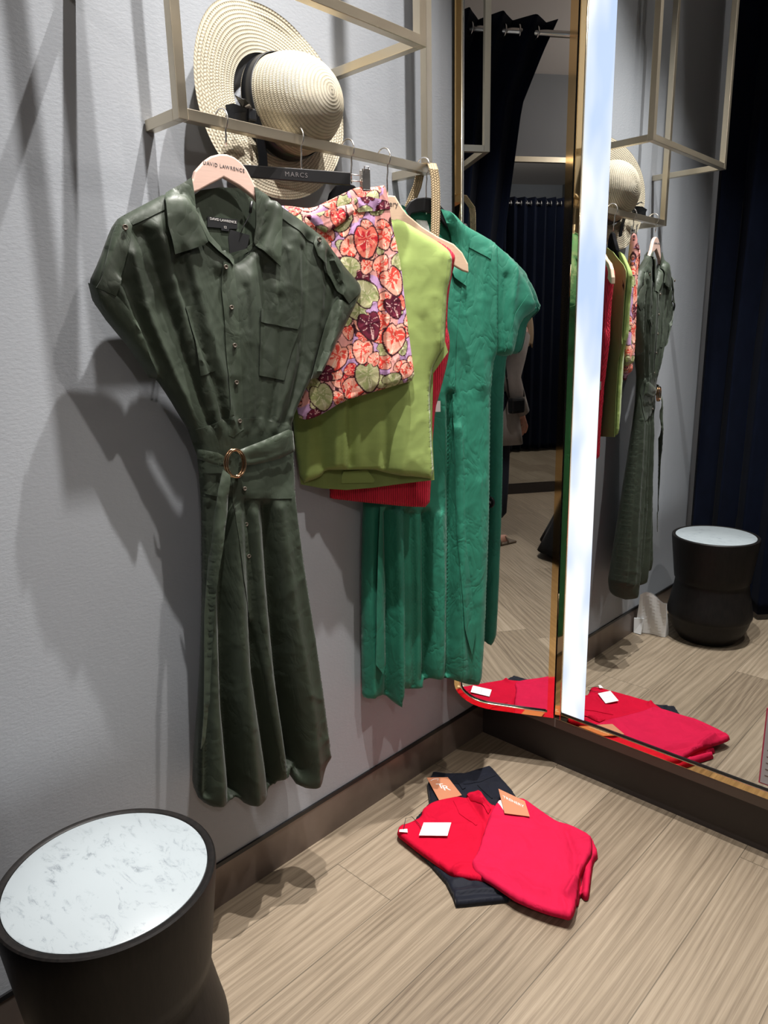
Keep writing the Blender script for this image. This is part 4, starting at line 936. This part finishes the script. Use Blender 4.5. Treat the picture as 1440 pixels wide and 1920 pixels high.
cc = W[0]*.32+W[1]*.32+W[2]*.18+W[3]*.18; text3d('tag_lettering', 'TRENERY', .0165, cc+np.array([0, 0, .0005]), W[1]-W[0], W[0]-W[3], 'white_ink', R2, track=1.0, bold=.0001)
W = [np.array(w) for w in card(fN, [(275, 230), (410, 198), (500, 312), (360, 355)], 'tan_card', NT, 'tan_tag', .008)]
cc = sum(W)/4; ex, ey = W[1]-W[0], W[0]-W[3]
text3d('tag_monogram', 'T', .036, cc-ex*.12+ey*.05+np.array([0, 0, .0005]), ex, ey, 'white_ink', NT)
text3d('tag_monogram', 'R', .036, cc+ex*.08-ey*.03+np.array([0, 0, .0006]), ex, ey, 'white_ink', NT)
P3 = [fN.pt(np.array([fN.px(q, .008)]), np.array([.025]))[0] for q in c3((300, 222), (320, 212), (350, 208), (345, 220))]
MB().tube(P3, .0008, 6).build('tag_cord', 'tag_white', NT, True)

# ================================================================ CURTAINS
def curtain(name, label, xa, edge, z0, z1, yc, waves, amp, zrod, group='navy curtains on steel rods'):
    t = thing(name, label, 'curtain', group, loc=((xa+edge(z1))/2, yc, zrod)); V = []; F = []; n = waves*14; rows = 46
    for i in range(rows+1):
        z = z0+(z1-z0)*i/rows; xb = edge(z); top = i/rows
        for j in range(n+1):
            s = j/n; x = xa+(xb-xa)*s; ph = 2*PI*waves*s
            a = amp*(1-.25*(1-top)+.25*math.sin(3*s*PI+z)); y = yc+a*math.sin(ph)+.012*math.sin(ph*.37+z*1.3)*(1-top)
            V.append((x+.3*a*math.sin(2*ph)*.5, y, z))
    for i in range(rows):
        for j in range(n): a = i*(n+1)+j; F.append((a, a+1, a+n+2, a+n+1))
    o = add('cloth', V, F, 'navy_velvet', t, True); m = o.modifiers.new('s', 'SOLIDIFY'); m.thickness = .003
    for w in range(waves*2):
        s = (w+.5)/(waves*2)*1.; s = (w*.5)/waves; x = xa+(edge(zrod)-xa)*s
        if x > xa+.02:
            sg = 1 if w % 2 == 0 else -1; nrm = np.array([1., sg*.22, 0]); nrm /= np.linalg.norm(nrm); e1 = np.array([-nrm[1], nrm[0], 0])
            mb = MB(); mb.tube([np.array([x, yc, zrod])+(e1*math.cos(a)+np.array([0, 0, 1])*math.sin(a))*.026 for a in np.linspace(0, 2*PI, 25)[:-1]], .0045, 8, True).build('eyelet', 'chrome', t, True)
    return t
def e1(z):
    pts = [(0, .66), (1.2, .70), (1.785, .768), (2.357, .843), (2.587, .943), (2.72, 1.01)]
    return float(np.interp(z, [p[0] for p in pts], [p[1] for p in pts]))
curtain('curtain', 'dark navy eyelet curtain gathered by the left wall behind the stool', .03, e1, .03, 2.72, -1.72, 6, .05, 2.66)
def e2(z): return 3.6
curtain('curtain', 'dark navy eyelet curtain across the next cubicle, reflected in the corridor mirror', XR+.02, e2, .03, 2.72, -1.72, 12, .05, 2.66)
r_ = MB().tube([(0.001, -1.72, 2.66), (3.8, -1.72, 2.66)], .0145, 16).build('curtain_rod', 'chrome', None, True)
tag(r_, 'long steel curtain rod running across the cubicle openings near the ceiling', 'curtain rod')

# ================================================================ PEOPLE
def skinned(name, verts, edges, radii, mat, parent, root=0, sub=2):
    me = bpy.data.meshes.new(name); me.from_pydata([tuple(v) for v in verts], edges, []); o = bpy.data.objects.new(name, me); COL.objects.link(o)
    me.materials.append(MATS[mat]); m = o.modifiers.new('skin', 'SKIN'); m.use_smooth_shade = True; s = o.modifiers.new('sub', 'SUBSURF'); s.levels = s.render_levels = sub
    for i, r in enumerate(radii): d = me.skin_vertices[0].data[i]; d.radius = r if hasattr(r, '__len__') else (r, r); d.use_root = (i == root)
    if parent is not None: adopt(o, parent)
    return o
def head(parent, c, f, mat_h, hair_pts=None, r=.082):
    """ellipsoid head with brow, nose, lips, ears; f = facing angle"""
    F = np.array([math.cos(f), math.sin(f), 0]); Sx = np.array([-F[1], F[0], 0]); Z = np.array([0, 0, 1.]); V = []; Fc = []; nu, nv = 40, 30
    for i in range(nv+1):
        th = PI*i/nv
        for j in range(nu):
            ph = 2*PI*j/nu; x, y, z = math.sin(th)*math.cos(ph), math.sin(th)*math.sin(ph), math.cos(th)
            X, Y, ZZ = x*r*1.12, y*r*.92, z*r*1.38
            if z < 0: k = 1-.28*(-z)**1.5; Y *= k; X *= 1-.10*(-z)
            if x > 0:
                X += .016*math.exp(-(y/.13)**2-((z+.12)/.14)**2)+.006*math.exp(-(y/.3)**2-((z-.22)/.08)**2)+.007*math.exp(-(y/.25)**2-((z+.45)/.07)**2)+.008*math.exp(-(y/.3)**2-((z+.85)/.15)**2)
                for s in (-.36, .36): X -= .008*math.exp(-((y-s)/.16)**2-((z-.05)/.11)**2)
            for s in (-1, 1): Y += s*.016*math.exp(-((y-s*.98)/.12)**2-((z+.05)/.2)**2-((x+.05)/.16)**2)
            V.append(np.array(c)+F*X+Sx*Y+Z*ZZ)
    for i in range(nv):
        for j in range(nu): Fc.append((i*nu+j, i*nu+(j+1) % nu, (i+1)*nu+(j+1) % nu, (i+1)*nu+j))
    o = add('head', V, Fc, 'skin', parent, True); return F, Sx
def hair(parent, c, f, mat, length, r=.092):
    F = np.array([math.cos(f), math.sin(f), 0]); Sx = np.array([-F[1], F[0], 0]); V = []; Fc = []; n = 44; rows = 22
    for i in range(rows+1):
        t = i/rows
        for j in range(n+1):
            ph = PI*.30+(2*PI-PI*.60)*j/n   # opening at the face
            if t < .4: a = t/.4*PI*.5; rr = math.sin(a); z = math.cos(a)*r*1.42
            else: rr = 1+.12*math.sin((t-.4)*4); z = -(t-.4)/.6*length
            w = 1+.05*math.sin(17*ph+3*t)+.03*math.sin(31*ph)
            ph2 = ph if t > .3 else PI+(ph-PI)*(1.35-.35*t/.3)
            V.append(np.array(c)+F*math.cos(ph2)*r*1.12*rr*w+Sx*math.sin(ph2)*r*rr*w+np.array([0, 0, z+(.02*math.sin(23*ph) if i == rows else 0)]))
    for i in range(rows):
        for j in range(n): a = i*(n+1)+j; Fc.append((a, a+1, a+n+2, a+n+1))
    o = add('hair', V, Fc, mat, parent, True); m = o.modifiers.new('s', 'SOLIDIFY'); m.thickness = .006; return o
def hand_chain(V, E, R, wrist, d, palm_n, up, curl=.6, s=1.):
    """adds palm and five bent fingers to the chain; returns nothing"""
    d = np.array(d, float); d /= np.linalg.norm(d); n = np.array(palm_n, float); n -= d*(n@d); n /= np.linalg.norm(n); t = np.cross(d, n)
    w = len(V)-1
    p0 = wrist+d*.045*s; V.append(p0); E.append((w, w+1)); R.append((.030*s, .014*s)); k0 = len(V)-1
    for i, (off, L) in enumerate(((-.030, .062), (-.010, .074), (.010, .080), (.029, .072))):
        prev = k0; p = wrist+d*.088*s+t*off*s*1.05; V.append(p); E.append((prev, len(V)-1)); R.append(.0095*s); prev = len(V)-1; dd = d.copy()
        for k, fr in enumerate((.45, .30, .25)):
            dd = dd*math.cos(curl*.6)+n*math.sin(curl*.6); dd /= np.linalg.norm(dd); p = p+dd*L*fr*s; V.append(p); E.append((prev, len(V)-1)); R.append((.0085-.001*k)*s); prev = len(V)-1
    p = wrist+d*.03*s+t*.034*s; V.append(p); E.append((w, len(V)-1)); R.append(.012*s); prev = len(V)-1; dd = d*.6+t*.7+n*.2
    for L in (.035, .028): dd = dd/np.linalg.norm(dd); p = p+dd*L*s; V.append(p); E.append((prev, len(V)-1)); R.append(.0092*s); prev = len(V)-1; dd = dd+d*.4
def body(parent, base, f, hh, hands, mat='skin', lean=0.):
    """one continuous body; base = ground point under pelvis, f facing, hh height"""
    F = np.array([math.cos(f), math.sin(f), 0]); L = np.array([-F[1], F[0], 0]); Z = np.array([0, 0, 1.]); B = np.array([base[0], base[1], 0]); k = hh/1.68
    V = []; E = []; R = []
    def a(p, r, par=None): V.append(np.array(p, float)); R.append(r); i = len(V)-1; (par is not None) and E.append((par, i)); return i
    pel = a(B+Z*.90*k, (.145*k, .105*k)); wa = a(B+Z*1.05*k, (.12*k, .09*k), pel); ch = a(B+Z*1.24*k+F*lean, (.145*k, .105*k), wa); ns = a(B+Z*1.38*k+F*lean, (.085*k, .07*k), ch); nk = a(B+Z*1.43*k+F*(lean+.005), .05*k, ns); hd = a(B+Z*1.50*k+F*(lean+.02), .055*k, nk)
    for s in (-1, 1):
        hip = a(B+L*s*.09*k+Z*.84*k, .085*k, pel); kn = a(B+L*s*.10*k+Z*.47*k+F*.01, .055*k, hip); ca = a(B+L*s*.10*k+Z*.33*k-F*.015, .05*k, kn); an = a(B+L*s*.10*k+Z*.09*k-F*.01, .034*k, ca); he = a(B+L*s*.10*k+Z*.04-F*.02, .032*k, an); to = a(B+L*s*.11*k+Z*.025+F*.13*k, (.036*k, .018*k), he)
        sh = a(B+L*s*.17*k+Z*1.34*k+F*lean, .050*k, ns); el, wr, d, n, cu = hands[s]
        e = a(el, .038*k, sh); w1 = a(np.array(el)*.4+np.array(wr)*.6, .032*k, e); w_ = a(wr, (.025*k, .019*k), w1); hand_chain(V, E, R, np.array(wr, float), d, n, Z, cu, .95*k)
    return skinned('body', V, E, R, mat, parent, 0), F, L, B, k
def cone_cloth(name, parent, c, prof, mat, waves=9, amp=.01, ell=(1, 1), rot=0., op=None, k=96):
    """wrap-around cloth: prof = (z, radius, centre shift)"""
    V = []; Fc = []
    for i, (z, r, dx, dy) in enumerate(prof):
        t = 1-i/(len(prof)-1)
        for j in range(k+1):
            s = j/k
            a = 2*PI*s if op is None else op[0]+(op[1]-op[0])*s
            rr = r*(1+amp/r*math.sin(waves*a)*(1-t)**.8)
            x, y = rr*ell[0]*math.cos(a), rr*ell[1]*math.sin(a); V.append((c[0]+dx+x*math.cos(rot)-y*math.sin(rot), c[1]+dy+x*math.sin(rot)+y*math.cos(rot), z))
    for i in range(len(prof)-1):
        for j in range(k): a = i*(k+1)+j; Fc.append((a, a+1, a+k+2, a+k+1))
    o = add(name, V, Fc, mat, parent, True); m = o.modifiers.new('s', 'SOLIDIFY'); m.thickness = .004; return o
# photographer, standing behind the camera with the phone
pf = YAW+PI/2; FX = np.array([math.cos(pf), math.sin(pf), 0]); LX = np.array([-FX[1], FX[0], 0])
pb = np.array([1.3152, -1.7683, 0])-FX*.40; pb[0] += .09
PH = thing('person', 'person in a long black flared skirt holding up a phone', 'person', loc=(pb[0], pb[1], 0))
PHC = CAM-FW*.014
hl = {1: (pb+LX*.27+FX*.10+np.array([0, 0, 1.10]), PHC+LX*.088-FX*.05-np.array([0, 0, .05]), FX*.5+np.array([0, 0, .85])-LX*.1, -LX, .5), -1: (pb-LX*.27+FX*.10+np.array([0, 0, 1.10]), PHC-LX*.088-FX*.05-np.array([0, 0, .05]), FX*.5+np.array([0, 0, .85])+LX*.1, LX, .5)}
body(PH, pb, pf, 1.62, hl)
head(PH, pb+FX*.03+np.array([0, 0, 1.52]), pf, 'skin', r=.078); hair(PH, pb+FX*.0+np.array([0, 0, 1.53]), pf, 'hair_dark', .16)
cone_cloth('skirt', PH, pb, [(1.03, .135, 0, 0), (.95, .165, 0, 0), (.8, .21, -.01, .01), (.6, .265, -.02, .02), (.4, .325, -.035, .03), (.2, .395, -.05, .045), (.045, .455, -.07, .05)], 'black_cloth', 10, .02)
cone_cloth('blouse', PH, pb, [(1.39, .075, 0, 0), (1.36, .15, 0, 0), (1.30, .165, 0, 0), (1.15, .165, 0, 0), (1.0, .165, 0, 0), (.97, .17, 0, 0)], 'black_cloth', 7, .006, (.85, 1.1), pf)
for s in (1, -1):
    sh = pb+LX*s*.15+np.array([0, 0, 1.31]); el = hl[s][0]; wr = np.array(hl[s][1])
    MB().tube([sh, sh*.5+el*.5, el, el*.55+wr*.45], [.070, .062, .056, .048], 16).build('sleeve', 'black_cloth', PH, True)
ph = thing('phone', 'black mobile phone held up by the person in the long black skirt', 'phone', loc=tuple(PHC))
MB().obox(PHC, (RX, UP, FW), (.037, .076, .004)).build('case', 'satin_black', ph, bevel=.002)
MB().obox(PHC-FW*.0043, (RX, UP, FW), (.034, .072, .0004)).build('screen', 'label_black', ph)

# shopper in the corridor
sb = np.array([.93, -2.50, 0]); sf = math.radians(-22)
SP = thing('person', 'blonde person in a grey coat and navy trousers standing in the corridor', 'person', loc=(sb[0], sb[1], 0))
FS = np.array([math.cos(sf), math.sin(sf), 0]); LS = np.array([-FS[1], FS[0], 0])
hs_ = {1: (sb+LS*.25+np.array([0, 0, 1.06]), sb+LS*.22+FS*.12+np.array([0, 0, .84]), FS*.2-np.array([0, 0, 1.]), -LS, .5), -1: (sb-LS*.25+np.array([0, 0, 1.06]), sb-LS*.24+FS*.1+np.array([0, 0, .84]), FS*.2-np.array([0, 0, 1.]), LS, .5)}
body(SP, sb, sf, 1.66, hs_, lean=.17)
head(SP, sb+FS*.25+np.array([0, 0, 1.44]), sf, 'skin'); hair(SP, sb+FS*.235+np.array([0, 0, 1.445]), sf, 'hair_blond', .20, .105)
for s in (1, -1):
    c = sb+LS*s*.095; cone_cloth('trouser_leg', SP, c, [(.98, .12, 0, 0), (.86, .115, 0, 0), (.6, .10, 0, 0), (.4, .095, 0, 0), (.22, .085, 0, 0), (.19, .06, 0, 0)], 'navy_trouser', 5, .006)
    ft = sb+LS*s*.105; mb = MB(); mb.obox(ft+FS*.05+np.array([0, 0, .008]), (FS, LS, (0, 0, 1)), (.125, .042, .008)); sa = mb.build('sandal', 'sole', SP, bevel=.006)
    for q in (.10, .04, -.04): MB().tube([ft+FS*q+LS*.042*math.cos(a)+np.array([0, 0, .012+.038*math.sin(a)]) for a in np.linspace(0, PI, 11)], .005, 6).build('sandal_strap', 'sole', SP, True)
cone_cloth('coat', SP, sb, [(1.37, .08, .145, -.06), (1.345, .16, .14, -.055), (1.26, .185, .11, -.045), (1.1, .185, .06, -.02), (.95, .195, .035, 0), (.8, .215, .03, 0), (.66, .235, .03, 0)], 'grey_coat', 6, .012, (.82, 1.05), sf, (PI*.16, PI*1.84))
for s in (1, -1):
    sh = sb+LS*s*.155+FS*.14+np.array([0, 0, 1.30]); el = hs_[s][0]; wr = np.array(hs_[s][1])
    MB().tube([sh, sh*.5+el*.5, el, el*.4+wr*.6, wr+np.array([0, 0, .01])], [.072, .066, .058, .052, .048], 16).build('coat_sleeve', 'grey_coat', SP, True)
hb_ = thing('handbag', 'small black handbag hanging from the shoulder of the person in the grey coat', 'handbag', loc=tuple(sb+LS*.30))
hc = sb+LS*.29+FS*.01
MB().obox(hc+np.array([0, 0, .90]), (FS, LS, (0, 0, 1)), (.055, .022, .045)).build('pouch', 'satin_black', hb_, bevel=.015)
MB().tube([hc+FS*.06+np.array([0, 0, .95]), sb+LS*.24+FS*.05+np.array([0, 0, 1.2]), sb+LS*.14+FS*.14+np.array([0, 0, 1.39]), sb+LS*.24-FS*.05+np.array([0, 0, 1.2]), hc-FS*.06+np.array([0, 0, .95])], .005, 6).build('strap', 'satin_black', hb_, True)

# ================================================================ LIGHT
def spot(name, loc, target, power, col, ang=100, blend=.6, size=.02):
    l = bpy.data.lights.new(name, 'SPOT'); l.energy = power; l.color = col; l.spot_size = math.radians(ang); l.spot_blend = blend; l.shadow_soft_size = size
    o = bpy.data.objects.new(name, l); COL.objects.link(o); o.location = loc
    o.rotation_euler = (Vector(target)-Vector(loc)).to_track_quat('-Z', 'Y').to_euler(); return o
W1 = (1., .93, .86); W2 = (1., .96, .92)
spot('downlight', (.47, -.555, 3.1), (.40, -.66, 0), 300, W2, 74, 1., .012)
spot('downlight', (.656, -.98, 3.1), (.46, -1.06, 0), 270, W2, 74, 1., .016)
spot('downlight', (1.35, -.50, 3.1), (0, -.85, .30), 120, W1, 46, 1., .03)  # added fill spot, lifts the lower part of the left wall
spot('downlight', (2.0, -3.2, 3.15), (2.0, -3.4, 0), 55, W1, 80, .6, .04)
spot('downlight', (2.8, -2.8, 3.15), (2.8, -2.8, 0), 50, W1, 100, .6, .04)
l = bpy.data.lights.new('ceiling_fill', 'POINT'); l.energy = 45; l.color = W1; l.shadow_soft_size = .06  # unseen fill light, added to brighten the corridor ceiling
o = bpy.data.objects.new('ceiling_fill', l); COL.objects.link(o); o.location = (2.9, -2.6, 2.75)
SUB = {'lettering': ('body', 'bar'), 'clip_pad': ('clip',), 'wire': ('bar',), 'ring_buckle': ('belt',), 'belt_tail': ('belt',), 'label_lettering': ('brand_label',), 'tag_print': ('white_tag',), 'tag_lettering': ('white_tag', 'tan_tag', 'security_tag'), 'tag_monogram': ('tan_tag',), 'tag_cord': ('swing_tag', 'white_tag', 'tan_tag'), 'tag_toggle': ('swing_tag',), 'sandal_strap': ('sandal',), 'pocket_flap': ('chest_pocket',), 'text_line': ('face',), 'bow_knot': ('ribbon_band',), 'bow_loop': ('ribbon_band',), 'ribbon_tail': ('ribbon_band',), 'screen': ('case',)}
def centre(o): return sum((Vector(c) for c in o.bound_box), Vector())/8
for r in [o for o in COL.objects if o.parent is None and o.type == 'EMPTY']:
    ch = list(r.children)
    for o in ch:
        P_ = SUB.get(o.name.split('.')[0])
        if not P_: continue
        cand = [c for c in ch if c.name.split('.')[0] in P_ and c is not o]
        if cand:
            b_ = min(cand, key=lambda c: (centre(c)-centre(o)).length); o.parent = b_; o.matrix_parent_inverse = Matrix.Identity(4)
w = bpy.data.worlds.new('w'); S.world = w; w.use_nodes = True; w.node_tree.nodes['Background'].inputs[0].default_value = (.5, .55, .65, 1); w.node_tree.nodes['Background'].inputs[1].default_value = .02
S.view_settings.view_transform = 'Standard'; S.view_settings.look = 'None'; S.view_settings.gamma = 1; S.view_settings.use_curve_mapping = False; S.view_settings.exposure = 0.
bpy.context.view_layer.update()
